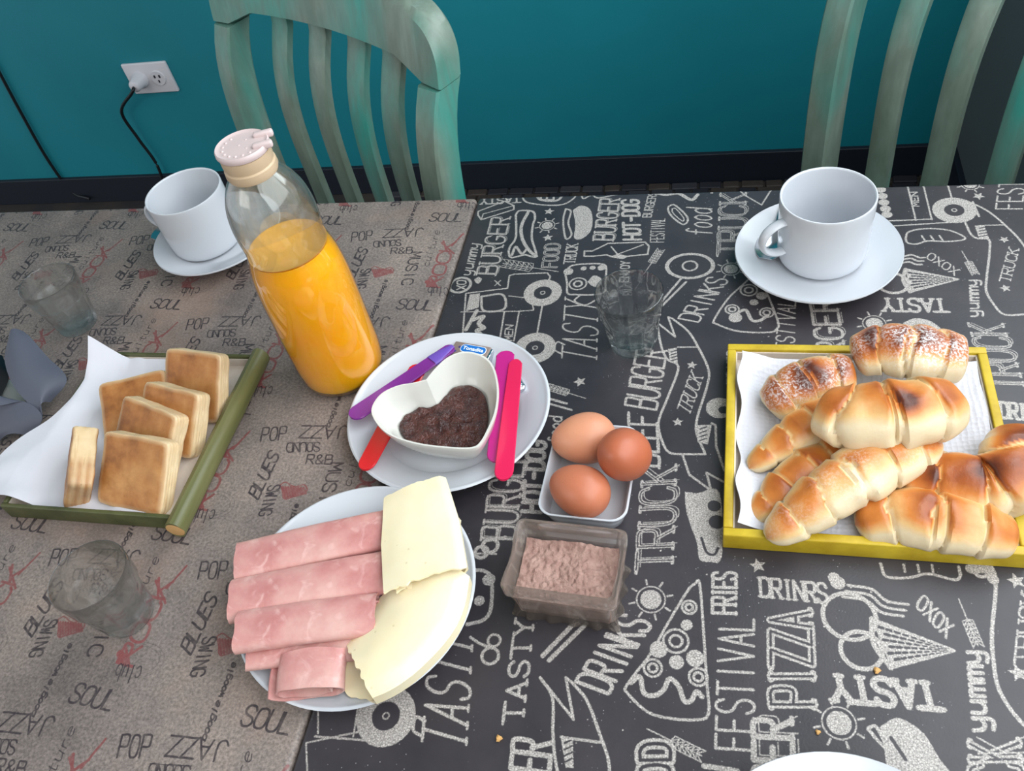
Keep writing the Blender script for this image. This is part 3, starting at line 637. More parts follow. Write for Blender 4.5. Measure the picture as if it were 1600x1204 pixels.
# ------------------------------------------------------------------ crockery
M_porc = plain('white_porcelain', srgb(198, 201, 207), .14, spec=.5)
M_porc2 = plain('warm_white_porcelain', srgb(212, 210, 203), .12)
M_steel = plain('polished_steel', srgb(190, 192, 198), .18, Metallic=1.0)
def m_glass(name, col=(1, 1, 1, 1), rough=0.0, clear=.0):
    t = NT(name); t.base(col); t.b.inputs['Transmission Weight'].default_value = 1; t.b.inputs['Roughness'].default_value = rough; t.b.inputs['IOR'].default_value = 1.45
    if clear:
        tr = t.add('ShaderNodeBsdfTransparent'); mx = t.add('ShaderNodeMixShader'); mx.inputs[0].default_value = clear
        t.link(t.b.outputs[0], mx.inputs[1]); t.link(tr.outputs[0], mx.inputs[2]); t.link(mx.outputs[0], t.out.inputs[0])
    return t.m
def m_thin(name, tint, refr, gloss=1.0):
    t = NT(name); t.base((.98, .99, .985, 1)); t.b.inputs['Transmission Weight'].default_value = 1; t.b.inputs['Roughness'].default_value = 0; t.b.inputs['IOR'].default_value = 1.45
    tr = t.add('ShaderNodeBsdfTransparent'); tr.inputs[0].default_value = tint; gl = t.add('ShaderNodeBsdfGlossy'); gl.inputs['Roughness'].default_value = .02
    lw = t.add('ShaderNodeLayerWeight'); lw.inputs[0].default_value = .5; pw = t.add('ShaderNodeMath', operation='POWER'); t.link(lw.outputs['Facing'], pw.inputs[0]); pw.inputs[1].default_value = 2.4
    ma = t.add('ShaderNodeMath', operation='MULTIPLY_ADD'); t.link(pw.outputs[0], ma.inputs[0]); ma.inputs[1].default_value = .75; ma.inputs[2].default_value = .045
    mg = t.add('ShaderNodeMixShader'); t.link(ma.outputs[0], mg.inputs[0]); t.link(tr.outputs[0], mg.inputs[1]); t.link(gl.outputs[0], mg.inputs[2])
    mx = t.add('ShaderNodeMixShader'); mx.inputs[0].default_value = refr; t.link(mg.outputs[0], mx.inputs[1]); t.link(t.b.outputs[0], mx.inputs[2]); t.link(mx.outputs[0], t.out.inputs[0]); return t.m
M_glass = m_thin('clear_glass', (.965, .98, .975, 1), .36)
def saucer_vf(r, h=.02, foot=.55):
    p = [(0, .005), (r*.40, .005), (r*.52, .0062), (r*.72, h*.55), (r*.97, h-.001), (r, h), (r*1.005, h-.0015), (r*.98, h-.003), (r*.74, h*.35), (r*foot, .001), (r*foot-.003, 0), (r*foot-.006, .001), (r*foot-.007, .0022), (0, .0022)]
    return lathe(smooth_prof(p, 3), 72)
def make_saucer(): return mk('saucer', saucer_vf(.0735, .022), M_porc)
sa = make_saucer(); sa.location = (.356, -.1195, TZ); tag(sa, 'white saucer under the white cup on the black table', 'saucer')
sb = sa.copy(); C.objects.link(sb); sb.location = (-.287, -.078, TZ); tag(sb, 'white saucer under the white cup on the brown table', 'saucer')
sd = mk('saucer', saucer_vf(.086, .022), M_porc); sd.location = (.349, -.6615, TZ); tag(sd, 'white saucer at the bottom edge, only its rim in view', 'saucer')
def make_cup(prof, hang, hr):
    t = thing('coffee_cup', '', 'cup')
    mk('cup_body', lathe(smooth_prof(prof, 4), 72), M_porc, t)
    # handle ring in local +x direction
    r0_, zc, a_, b_ = hr
    pts = [Vector((r0_+.001+(a_-.0)*max(0, math.cos(th)), 0, zc+b_*math.sin(th))) for th in np.linspace(-PI*.46, PI*.46, 22)]
    pts = [Vector((r0_-.0012, 0, zc-b_*.97))]+pts+[Vector((r0_-.0010, 0, zc+b_*.98))]
    h = mk('handle', tube(pts, [(.0029, .0052)]*len(pts), 12, up=Vector((0, 1, 0))), M_porc, t)
    t.rotation_euler = (0, 0, hang); return t
cpR = [(0, .0048), (.028, .0048), (.0350, .0068), (.0372, .016), (.0380, .045), (.0388, .066), (.0394, .0692), (.0403, .0697), (.0411, .0685), (.0410, .060), (.0406, .040), (.0400, .016), (.0388, .0055), (.0355, .0014), (.030, .0004), (.027, .0004), (.026, .0020), (0, .0020)]
zs_ = .0062+TZ
hp_ = T(1190, 380, .045); cR = Vector((.3605, -.1125, zs_))
cup1 = make_cup(cpR, math.atan2(hp_.y-cR.y, hp_.x-cR.x), (.0405, .038, .0200, .0165)); cup1.location = cR
cup1['label'] = 'white coffee cup with handle at left, on the black table'; cup1['group'] = 'coffee cups'
cpL = [(r*1.035, z*1.02) for r, z in cpR]
hp_ = T(243, 340, .045); cL = Vector((-.3035, -.0765, zs_))
cup2 = make_cup(cpL, math.atan2(hp_.y-cL.y, hp_.x-cL.x)-.12, (.0415, .039, .0185, .0165)); cup2.location = cL
cup2['label'] = 'white coffee cup behind the juice bottle, on the brown table'; cup2['group'] = 'coffee cups'
def make_spoon():
    t = thing('teaspoon', '', 'spoon')
    g = []
    for i in range(13):
        u = i/12; row = []
        hw = .0135*math.sqrt(max(.0, 1-((u-.48)/.52)**2))+.0006
        for j in range(9):
            v = (j-4)/4; row.append(Vector((u*.042, v*hw, .006-.0055*(1-v*v)*math.sin(PI*min(1, max(0, u)))*1.0)))
        g.append(row)
    mk('spoon_bowl', sheet(g, .0010), M_steel, t)
    mk('spoon_handle', tube(cr([(.040, 0, .006), (.055, 0, .011), (.075, 0, .013), (.104, 0, .011)], 6), [(.0024+.0022*min(1, i/18), .0010) for i in range(19)], 8), M_steel, t)
    return t
s1 = T(1196, 408, .010); s2 = T(1226, 322, .02); sp1 = make_spoon(); a_ = math.atan2(s2.y-s1.y, s2.x-s1.x)
sp1.location = (s1.x, s1.y, TZ+.0075); sp1.rotation_euler = (0, -.04, a_); sp1['label'] = 'steel teaspoon on the saucer beside the right cup handle'; sp1['group'] = 'teaspoons on saucers'
s1 = T(243, 378, .014); sp2 = dup(sp1, (s1.x, s1.y, TZ+.012), 1.15, 'steel teaspoon on the saucer behind the left cup', 'teaspoons on saucers')

# ------------------------------------------------------------------ drinking glasses
def make_glass():
    nf = 12
    def rf(a, z, r):
        if z < .006 or z > .040: return 1
        k = min(1, (z-.006)/.006)*min(1, (.040-z)/.002); q = (a % (2*PI/nf))-PI/nf
        return 1-k*(1-math.cos(PI/nf)/math.cos(q))*1.6
    out = [(0, .0012), (.014, .0010), (.0185, 0), (.0205, .0012), (.0216, .006), (.0225, .010), (.0245, .026), (.0262, .037), (.0268, .0395), (.0272, .041), (.0280, .0425), (.0292, .056), (.0298, .0625), (.0296, .0637), (.0288, .0640), (.0282, .0630), (.0272, .050), (.0255, .037), (.0225, .018), (.0195, .0105), (.012, .0085), (0, .0080)]
    return mk('drinking_glass', lathe(out, 96, rf=rf), M_glass)
g0 = make_glass(); g0.location = (.1945, -.2235, TZ); tag(g0, 'clear faceted glass tumbler on the black table near the center', 'glass', 'empty glass tumblers')
g1 = g0.copy(); C.objects.link(g1); g1.location = (-.409, -.207, TZ); g1.rotation_euler = (0, 0, .2); tag(g1, 'clear glass tumbler behind the tray of square biscuits', 'glass', 'empty glass tumblers')
g2 = g0.copy(); C.objects.link(g2); g2.location = (-.1755, -.527, TZ); g2.rotation_euler = (0, 0, .1); tag(g2, 'clear glass tumbler in front of the tray of square biscuits', 'glass', 'empty glass tumblers')

# ------------------------------------------------------------------ juice bottle
BX, BY = -.0755, -.2650
bt = thing('juice_bottle', 'glass bottle of orange juice with a pale pink cap', 'bottle', (BX, BY, TZ))
pr = [(.030, 0), (.0350, .002), (.0385, .008), (.0400, .018), (.0408, .035), (.0408, .10), (.0400, .122), (.0382, .138), (.0355, .150), (.0340, .158), (.0340, .167), (.0348, .178), (.0344, .191), (.0320, .204), (.0270, .216), (.0215, .224), (.0185, .228), (.0178, .232), (.0178, .240)]
ws = smooth_prof(pr, 4); th = .0014
inner = [(max(r-th, .0), z+(.003 if z < .01 else 0)) for r, z in ws if z > .0015]
M_glassb = m_thin('bottle_glass', (.975, .985, .975, 1), .20)
mk('bottle_glass', lathe([(0, .002), (.024, .002)]+ws+list(reversed(inner))+[(0, .0050)], 80), M_glassb, bt)
lev = .154
ji = [(r+.00025, z) for r, z in inner if z < lev]
jt = NT('orange_juice'); jt.base(jt.ramp(jt.noise(16, 3), [(.3, srgb(255, 166, 4)), (.7, srgb(255, 180, 14))])); jt.b.inputs['Roughness'].default_value = .25; jt.b.inputs['Subsurface Weight'].default_value = .5; jt.b.inputs['Subsurface Radius'].default_value = (.02, .008, .002); jt.b.inputs['Subsurface Scale'].default_value = .5
mk('juice', lathe([(0, .0053), (.028, .0053)]+ji+[(ji[-1][0], lev), (ji[-1][0]-.002, lev-.0006), (0, lev-.0008)], 80), jt.m, bt, label='orange juice')
mf = plain('juice_foam', srgb(240, 176, 78), .5, bump=(250, .3, .001))
mk('juice_foam', lathe([(0, lev-.0006), (.01, lev-.0002), (ji[-1][0]-.003, lev-.0002), (ji[-1][0]-.0001, lev+.0012), (ji[-1][0]-.0016, lev+.0003), (.005, lev+.0002), (0, lev+.0002)], 60), mf, bt, label='pale foam on the juice surface')
M_cap = plain('pale_pink_plastic', srgb(206, 186, 184), .4); M_band = plain('cream_plastic_band', srgb(206, 180, 148), .35, Transmission_Weight=.15)
cap = mk('cap', lathe([(0, .2505), (.010, .2503), (.0165, .2500), (.0182, .2502), (.0200, .2512), (.0208, .2500), (.0210, .2475), (.0200, .2455), (.0185, .2450), (.0, .2450)], 56), M_cap, bt, label='pale pink flip cap')
mk('cap_tab', join(box(.009, .0242, .0050, .0105, .2475, .2530, .0018), box(.009, .0242, -.0105, -.0050, .2475, .2530, .0018)), M_cap, cap)
mk('cap_bumps', join(*[lathe([(0, .0009), (.0008, .0007), (.0012, 0)], 12, cx=x, cy=y, cz=.2500) for x, y in [(.003, .006), (-.002, 0), (.004, -.006)]+[(.0148*math.cos(a), .0148*math.sin(a)) for a in np.linspace(2.2, 5.2, 9)]]), M_cap, cap)
mk('neck_band', lathe([(.0182, .2452), (.0196, .2448), (.0198, .2385), (.0192, .2365), (.0190, .2350), (.0202, .2340), (.0206, .2295), (.0194, .2265), (.0184, .2262), (.0182, .2330)], 56), M_band, bt, label='cream plastic neck ring')
cap.rotation_euler = (0, 0, .35)

# ------------------------------------------------------------------ plate with heart bowl
def plate_vf(r, h=.018):
    p = [(0, .0045), (r*.62, .0045), (r*.70, .0060), (r*.80, .0105), (r*.95, h-.002), (r*.99, h), (r*1.005, h-.0004), (r, h-.0022), (r*.82, .0070), (r*.66, .0008), (r*.62, 0), (r*.59, .001), (r*.57, .0022), (0, .0022)]
    return lathe(smooth_prof(p, 3), 96)
P1 = Vector((.0435, -.319, TZ)); P2 = Vector((.0127, -.4960, TZ))
p1 = mk('plate', plate_vf(.0885), M_porc); p1.location = P1; tag(p1, 'round white plate under the heart-shaped jam bowl', 'plate', 'small white plates')
p2 = mk('plate', plate_vf(.0905), M_porc); p2.location = P2; tag(p2, 'round white plate under the ham and cheese', 'plate', 'small white plates')
HZ = .047
hpx = [(666, 593), (679, 577), (697, 560), (716, 551), (735, 549.5), (758, 557), (772, 573), (779, 600), (779, 626), (774, 650), (763, 675), (754, 691), (744, 700), (725, 702), (693, 700), (660, 696), (628, 688), (604, 677), (588, 661), (580, 643), (586, 626), (600, 612), (623, 602), (646, 598)]
ho = [T(x, y, HZ) for x, y in hpx]; hs = cr(ho+[ho[0]], 4)[:-1]; hc = sum(hs, Vector())/len(hs)
def hring(s, z, sh=0):
    out = []
    for i, p in enumerate(hs):
        d = (p-hc); L = d.length; out.append(Vector((hc.x+d.x*s, hc.y+d.y*s, TZ+z)))
    return out
def inset(pts, dist):
    n = len(pts); out = []
    for i, p in enumerate(pts):
        t = (pts[(i+1) % n]-pts[i-1]); nn = Vector((t.y, -t.x, 0))
        if nn.length > 0: nn.normalize()
        if (hc-p).dot(nn) < 0 and False: nn = -nn
        out.append(p+nn*dist)
    return out
ar = sum((a.x*b.y-b.x*a.y) for a, b in zip(hs, hs[1:]+hs[:1]))
sg = -1 if ar > 0 else 1     # inset direction
zb = .0062
def hr2(s, z, ins=0):
    pts = hring(s, z); return inset(pts, sg*ins) if ins else pts
rings = [hr2(.52, zb), hr2(.56, zb+.001), hr2(.66, .012), hr2(.80, .021), hr2(.92, .033), hr2(.985, .043), hr2(1.0, .0462), hr2(.995, .0475), hr2(.965, .0474), hr2(.945, .045), hr2(.88, .034), hr2(.74, .021), hr2(.58, .0135), hr2(.45, .0105)]
hb = mk('heart_bowl', loft(rings), M_porc2, origin=(hc.x, hc.y, TZ+zb)); tag(hb, 'white heart-shaped bowl on the small plate, filled with jam', 'bowl')
jam = NT('dark_jam'); jam.base(jam.ramp(jam.noise(90, 4, .6), [(.35, srgb(52, 22, 22)), (.75, srgb(92, 46, 36))])); jam.b.inputs['Roughness'].default_value = .10; jam.bump(jam.noise(130, 4, .6), 1.0, .006); jam.b.inputs['Subsurface Weight'].default_value = .1; jam.b.inputs['Subsurface Radius'].default_value = (.01, .003, .002)
jr = [hr2(.45, .0108), hr2(.60, .0150), hr2(.715, .0208), hr2(.70, .0222)]+[hr2(.70*(1-k/16)+.01, .0226+.0012*k/16) for k in range(1, 17)]
jv, jf = loft(jr)
jv = [v+Vector((0, 0, ((.0030*noise.noise(v*110)+.0016*abs(noise.noise(v*260))) if v.z > TZ+.0215 else 0))) for v in jv]
tag(mk('jam', (jv, jf), jam.m, origin=(hc.x, hc.y, TZ+.0108)), 'dark reddish-brown jam in the heart-shaped bowl', 'jam', kind='stuff')

# plastic spreaders
def spreader(name, a, b, za, zb_, w0, w1, wm, mat, label, tip=None, th=.0022):
    A = T(*a, za); B = T(*b, zb_); U = B-A; L = U.length; u = U/L; s = u.cross(Vector((0, 0, 1))).normalized(); w = s.cross(u)
    rings = []; n = 24
    for i in range(n+1):
        f = .5-.5*math.cos(PI*i/n)
        hw = (w0*(1-f)**1.6+wm*(4*f*(1-f))**.8*.6+w1*f**1.6)
        hw *= min(1, math.sqrt(max(0, 1-(1-min(1, f/.10))**2))+.12)*min(1, math.sqrt(max(0, 1-(1-min(1, (1-f)/.07))**2))+.12)
        c = A+u*L*f+Vector((0, 0, .0))
        rings.append([c+s*x*hw+w*y*th/2 for x, y in ((-1, -.3), (-.9, -1), (.9, -1), (1, -.3), (1, .3), (.9, 1), (-.9, 1), (-1, .3))])
    t = thing('plastic_spreader', label, 'spreader', tuple(A), group='plastic spreaders on the jam plate')
    mk('blade', loft(rings), mat, t, origin=tuple(A))
    if tip:
        f0, mt = tip; rr = []
        for f in np.linspace(f0, 1.0, 8):
            g = (f-f0)/(1-f0); hw = w1*(1.15-.75*g**2); c = A+u*L*f
            rr.append([c+s*x*hw+w*y*th*(.95-.3*g) for x, y in ((-1, -.4), (-.7, -1), (.7, -1), (1, -.4), (1, .4), (.7, 1), (-.7, 1), (-1, .4))])
        mk('clip_tip', loft(rr), mt, t, origin=tuple(A), label='opaque violet tip')
    return t
def m_tpl(name, col, tr=.35): return plain(name, col, .22, Transmission_Weight=tr)
spreader('s', (548, 652), (708, 541), .027, .020, .0090, .0060, .0045, m_tpl('purple_plastic', srgb(150, 60, 168), .4), 'purple plastic spreader on the plate between bottle and heart bowl', tip=(.78, plain('violet_plastic', srgb(112, 80, 178), .35)))
spreader('s', (568, 734), (656, 570), .021, .019, .0075, .0085, .0055, m_tpl('red_plastic', srgb(228, 42, 52), .2), 'orange-red plastic spreader under the heart-shaped bowl')
spreader('s', (776, 722), (790, 549), .0225, .021, .0085, .0082, .0044, m_tpl('magenta_plastic', srgb(214, 44, 148), .35), 'magenta plastic spreader next to the heart bowl, second from right')
spreader('s', (786, 750), (806, 562), .0285, .0225, .0075, .0058, .0045, m_tpl('pink_plastic', srgb(236, 40, 94), .25), 'pinkish-red plastic spreader, rightmost on the jam plate')
# wrapped cheese portion
la, lb = T(712, 531, .018), T(768, 541, .018); u = (lb-la); L = u.length; u.normalize(); v = Vector((u.y, -u.x, 0)); ang = math.atan2(u.y, u.x)
cx_ = (la+lb)/2+v*.0165
ck = thing('cheese_packet', 'small wrapped cheese packet with blue label behind the heart bowl', 'packet', (cx_.x, cx_.y, TZ+.0068), ang)
M_pk = plain('grey_brown_wrapper', srgb(138, 120, 112), .35); M_blue = plain('blue_label_print', srgb(28, 108, 190), .35); M_wp = plain('white_print', srgb(235, 240, 245), .4); M_foil = plain('silver_foil', srgb(205, 208, 215), .22, Metallic=1.0, bump=(140, .8, .002))
mk('wrapper', box(-L/2, L/2, -.0165, .0165, 0, .0105, .0012), M_pk, ck)
mk('foil_edge', box(L/2-.0002, L/2+.0025, -.016, .0150, .0005, .0100, .0008), M_foil, ck, label='silver foil edge')
def rr_prism(hx, hy, r, cx, cy, z0, z1): return prism([(x+cx, y+cy) for x, y in rrect(hx, hy, r)], z0, z1)
lab = mk('label_badge', rr_prism(.0128, .0048, .004, .0028, .0095, .0105, .0108), M_wp, ck, label='blue oval label with white lettering'); mk('badge_field', rr_prism(.0122, .0042, .0036, .0028, .0095, .0108, .0110), M_blue, lab, smooth=False)
mk('blue_band', prism([(-.002, -.0165), (L/2-.0005, -.0165), (L/2-.0005, .0005), (.008, .0022), (.002, -.003)], .0105, .0107), M_blue, ck, smooth=False)
tc = D.curves.new('lettering', 'FONT'); tc.body = 'Tonadita'; tc.size = .0058; tc.align_x = 'CENTER'; tc.align_y = 'CENTER'; tc.extrude = .00012; tc.offset = .00012
to = D.objects.new('lettering_curve', tc); C.objects.link(to); bpy.context.view_layer.update()
dg = bpy.context.evaluated_depsgraph_get(); tm = D.meshes.new_from_object(to.evaluated_get(dg)); D.objects.remove(to)
tm.materials.clear(); tm.materials.append(M_wp); lt = D.objects.new('lettering', tm); C.objects.link(lt); lt.parent = lab; lt.location = (.0028, .0094, .0111)
for q, mcol in (((-.011, .010), (70, 60, 120)), ((-.014, .004), (70, 60, 120)), ((-.004, -.003), (226, 190, 120))):
    mk('printed_berry', lathe([(0, .0003), (.0013, .0002), (.0016, 0)], 12, cx=q[0], cy=q[1], cz=.0105), plain('berry_print', srgb(*mcol), .4), ck)
fb = T(808, 600, .012); fv, ff = xf(box(-.010, .010, -.008, .008, 0, .008, .002), Matrix.Rotation(.5, 4, 'Z')); fv = [Vector(q)+Vector((.0015*noise.noise(Vector(q)*300), .0015*noise.noise(Vector(q)*310+Vector((5, 0, 0))), 0)) for q in fv]
fo = mk('foil_packet', (fv, ff), M_foil); fo.location = (fb.x-.004, fb.y-.002, TZ+.0065); tag(fo, 'small silver foil packet mostly hidden under the pink spreaders', 'packet')

# ------------------------------------------------------------------ ham and cheese
def m_ham(name, c1, c2, c3):
    t = NT(name); a = t.ramp(t.noise(22, 5, .6), [(.3, c1), (.5, c2), (.72, c3)])
    vn = t.add('ShaderNodeTexNoise'); vn.inputs['Scale'].default_value = 60; vn.inputs['Detail'].default_value = 3; vn.inputs['Distortion'].default_value = 1.8; t.link(t.coord(), vn.inputs['Vector'])
    f = t.ramp(vn.outputs['Fac'], [(.54, (0, 0, 0)), (.72, (1, 1, 1))]); a = t.mix(t_fac(t, f, .38), a, srgb(238, 202, 196))
    t.base(a); t.b.inputs['Roughness'].default_value = .38; t.b.inputs['Subsurface Weight'].default_value = .2; t.b.inputs['Subsurface Radius'].default_value = (.008, .003, .002)
    t.bump(t.noise(260, 3), .3, .0008); return t.m
M_ham = m_ham('cooked_ham', srgb(184, 114, 112), srgb(204, 148, 142), srgb(216, 176, 166))
def roll(pts, wd_, ht, th, turns=1.35, seed=0, n=18, jag=.0007, squash=1.0):
    """flattened rolled slice. pts: centre path"""
    path = cr(pts, n//max(1, len(pts)-1)); grid = []
    for i, p in enumerate(path):
        t = (path[min(i+1, len(path)-1)]-path[max(i-1, 0)]).normalized(); s = t.cross(Vector((0, 0, 1))).normalized(); w = Vector((0, 0, 1)); row = []
        m = 48
        for j in range(m+1):
            a = 2*PI*turns*j/m; sh = 1-.42*(1-j/m)
            x = math.cos(a+PI*.95); z = math.sin(a+PI*.95); x = math.copysign(abs(x)**.8, x); z = math.copysign(abs(z)**.75, z)
            q = p+s*x*wd_/2*sh+w*z*ht/2*sh*squash
            q += Vector((0, 0, .0006*noise.noise(q*70+Vector((seed, 0, 0)))))
            if i in (0, len(path)-1): q += t*jag*(noise.noise(Vector((j*.35, seed*3.1, i)))*2)*(1 if i else -1)
            row.append(q)
        grid.append(row)
    return sheet(grid, th)
def ham(a, b, za, zb_, wd_, ht, label, seed, turns=1.35, mid=None):
    A = T(*a, za); B = T(*b, zb_); M = (A+B)/2+Vector((0, 0, .0015)); O = (A.x, A.y, A.z-ht/2)
    o = mk('ham_slice', roll([A, M, B], wd_, ht, .0014, turns, seed), M_ham, origin=O); tag(o, label, 'ham', 'rolled ham slices on the plate')
ham((371, 882), (622, 826), .029, .027, .041, .015, 'rolled pink ham slice farthest from the camera, against the plate rim', 1)
ham((362, 943), (610, 896), .031, .028, .042, .016, 'rolled ham slice second from the far side, its left end sticking out most', 2)
ham((371, 991), (590, 962), .034, .031, .038, .016, 'rolled ham slice third from the far side, lying above the folded one', 3)
ham((390, 1020), (560, 1004), .025, .024, .034, .010, 'ham slice mostly hidden below the third roll', 4)
ham((487, 1020), (480, 1082), .027, .026, .058, .018, 'short ham roll nearest the camera with its curled end open', 5, 1.5)
def m_cheese():
    t = NT('pale_cheese'); a = t.ramp(t.noise(20, 4, .5), [(.3, srgb(238, 222, 182)), (.7, srgb(244, 232, 200))])
    vo = t.add('ShaderNodeTexVoronoi'); vo.inputs['Scale'].default_value = 85; t.link(t.coord(), vo.inputs['Vector']); h = t.ramp(vo.outputs['Distance'], [(.05, (1, 1, 1)), (.10, (0, 0, 0))])
    a = t.mix(t_fac(t, h, .35), a, srgb(190, 165, 110)); t.base(a); t.b.inputs['Roughness'].default_value = .42; t.b.inputs['Subsurface Weight'].default_value = .25; t.b.inputs['Subsurface Radius'].default_value = (.008, .006, .003)
    t.bump(t.noise(120, 3), .2, .0008); return t.m
M_chz = m_cheese()
def fold(path_px, widths, ht, th, seed, label, side=1, under=.85, ext=0):
    """slice of cheese folded over along its left edge, open to the right"""
    P = [T(x, y, z) for x, y, z in path_px]; path = cr(P, 7); W = np.interp(np.linspace(0, 1, len(path)), np.linspace(0, 1, len(widths)), widths); grid = []
    for i, p in enumerate(path):
        t = (path[min(i+1, len(path)-1)]-path[max(i-1, 0)]).normalized(); s = t.cross(Vector((0, 0, 1))).normalized()*side; w = W[i]; row = []
        m = 36; rh = ht/2
        for j in range(m+1):
            f = j/m
            if f < .52: g = 1-f/.52; x, z = w*g, rh*2*(1-.75*g**2.2)
            elif f < .62: a = (f-.52)/.10*PI; x, z = -rh*.9*math.sin(a), rh+rh*math.cos(a)
            else: g = (f-.62)/.38; x, z = w*under*g, -.0001+.001*g
            q = p+s*(x-w/2)+Vector((0, 0, z))
            q += Vector((0, 0, .0010*noise.noise(q*55+Vector((seed, 1, 0)))))
            if i in (0, len(path)-1): q += t*.004*noise.noise(Vector((j*.45, seed*2.3, i)))*(1 if i else -.5)
            q += t*ext*max(0, i/(len(path)-1)-.6)/.4*min(1, max(0, (f-.58)/.15))
            row.append(q)
        grid.append(row)
    o = mk('cheese_slice', sheet(grid, th), M_chz, origin=tuple(P[0])); tag(o, label, 'cheese', 'folded cheese slices on the plate')
fold([(672, 905, .024), (650, 962, .024), (606, 1014, .022), (564, 1046, .019)], [.050, .058, .054, .044], .021, .0016, 3, 'folded pale cheese slice nearest the camera with its open curled end', 1, .8, .016)
fold([(646, 770, .034), (654, 840, .036), (662, 915, .040)], [.045, .055, .056], .012, .0016, 7, 'folded pale cheese slice at the back with a torn edge', 1)
gr = []
for i in range(15):
    row = []
    for j in range(8):
        f, g = i/14, j/7; a = T(706-16*f-70*f*f, 800+250*f-6, .021); b = T(720-4*f-100*f*f, 812+250*f, .023)
        q = a.lerp(b, g); q.z += .001*noise.noise(q*80)+.0015*f; q += Vector((.003*noise.noise(Vector((f*7, g, 2))), 0, 0)) if j == 7 else Vector((0, 0, 0)); row.append(q)
    gr.append(row)
tag(mk('cheese_slice', sheet(gr, .0015), M_chz, origin=tuple(gr[0][0])), 'flat cheese slice under the folded ones, along the right plate rim', 'cheese', 'folded cheese slices on the plate')

# ------------------------------------------------------------------ egg dish and eggs
EC = Vector((.1757, -.3800, TZ)); er = math.radians(-2.5)
dr = [(.0285, .0395, .012, .0), (.0295, .0405, .012, .0012), (.0320, .0428, .012, .012), (.0335, .0443, .012, .0185), (.0345, .0452, .0125, .0195), (.0345, .0452, .0125, .0205), (.0330, .0440, .012, .0207), (.0320, .0430, .0115, .0190), (.0300, .0408, .011, .0100), (.0280, .0385, .010, .0045)]
dish = mk('egg_dish', loft([[Vector((x, y, z)) for x, y in rrect(hx, hy, r_)] for hx, hy, r_, z in dr]), M_porc); dish.location = EC; dish.rotation_euler = (0, 0, er); tag(dish, 'small rectangular white dish holding three brown eggs', 'dish')
def m_egg(name, c1, c2):
    t = NT(name); a = t.ramp(t.noise(30, 3), [(.3, c1), (.75, c2)]); sp = t.ramp(t.noise(900, 2), [(.68, (0, 0, 0)), (.76, (1, 1, 1))]); a = t.mix(t_fac(t, sp, .25), a, srgb(120, 54, 26))
    t.base(a); t.b.inputs['Roughness'].default_value = .42; t.bump(t.noise(500, 2), .1, .0005); t.b.inputs['Subsurface Weight'].default_value = .1; t.b.inputs['Subsurface Radius'].default_value = (.004, .002, .001); return t.m
def egg(c, direction, mat, label, L=.054, W=.041):
    prof = []
    for k in range(33):
        a = PI*k/32; x = -math.cos(a); r_ = math.sin(a)*(1-.13*x)*W/2; prof.append((max(r_, 0), x*L/2))
    prof[0] = (0, -L/2); prof[-1] = (0, L/2)
    o = mk('egg', lathe(prof, 40), mat); o.location = c; o.rotation_euler = Vector(direction).to_track_quat('Z', 'Y').to_euler(); tag(o, label, 'egg', 'brown eggs in the dish'); return o
e1 = T(912, 684, .027); e2 = T(905, 765, .026); e3 = T(974, 710, .040)
egg((e1.x, e1.y, TZ+.0265), (-.95, -.25, .06), m_egg('light_brown_eggshell', srgb(204, 138, 106), srgb(214, 148, 114)), 'light brown egg lying at the back of the dish', .052, .041)
egg((e2.x, e2.y, TZ+.0255), (-.93, .36, .04), m_egg('mid_brown_eggshell', srgb(184, 108, 78), srgb(194, 118, 86)), 'medium brown egg lying at the front of the dish', .049, .0395)
egg((e3.x, e3.y, TZ+.0405), (-.25, -.55, .80), m_egg('dark_brown_eggshell', srgb(172, 92, 62), srgb(182, 102, 70)), 'darkest brown egg resting upright against the other two', .048, .0405)

# ------------------------------------------------------------------ cocoa in a glass holder
CC = Vector((.1723, -.4760, TZ)); cr_ = math.radians(-3.2)
M_glass2 = m_glass('dusty_moulded_glass', (.97, .97, .96, 1), .08, .35)
_n = M_glass2.node_tree; _d = _n.nodes.new('ShaderNodeBsdfDiffuse'); _d.inputs[0].default_value = srgb(206, 186, 172); _m = _n.nodes.new('ShaderNodeMixShader'); _m.inputs[0].default_value = .10
_o = _n.nodes['Material Output']; _s = _o.inputs[0].links[0].from_socket; _n.links.new(_s, _m.inputs[1]); _n.links.new(_d.outputs[0], _m.inputs[2]); _n.links.new(_m.outputs[0], _o.inputs[0])
def gring(hx, hy, r_, z, wav=0, dip=0):
    out = []
    pts = rrect(hx, hy, r_, 5); N = []
    # resample each ring densely so the rim can wave
    m = 240; P = [Vector((x, y, 0)) for x, y in pts]; P.append(P[0]); Ls = [0]
    for a, b in zip(P, P[1:]): Ls.append(Ls[-1]+(b-a).length)
    for k in range(m):
        s = Ls[-1]*k/m
        i = max(j for j in range(len(Ls)-1) if Ls[j] <= s); f = (s-Ls[i])/max(1e-9, Ls[i+1]-Ls[i]); q = P[i].lerp(P[i+1], f)
        o = 1+wav*math.cos(2*PI*k/m*16)
        dz = -dip*math.exp(-(q.y/.014)**2) if abs(q.x) > hx-.004 else 0
        out.append(Vector((q.x*o, q.y*o, z+dz)))
    return out
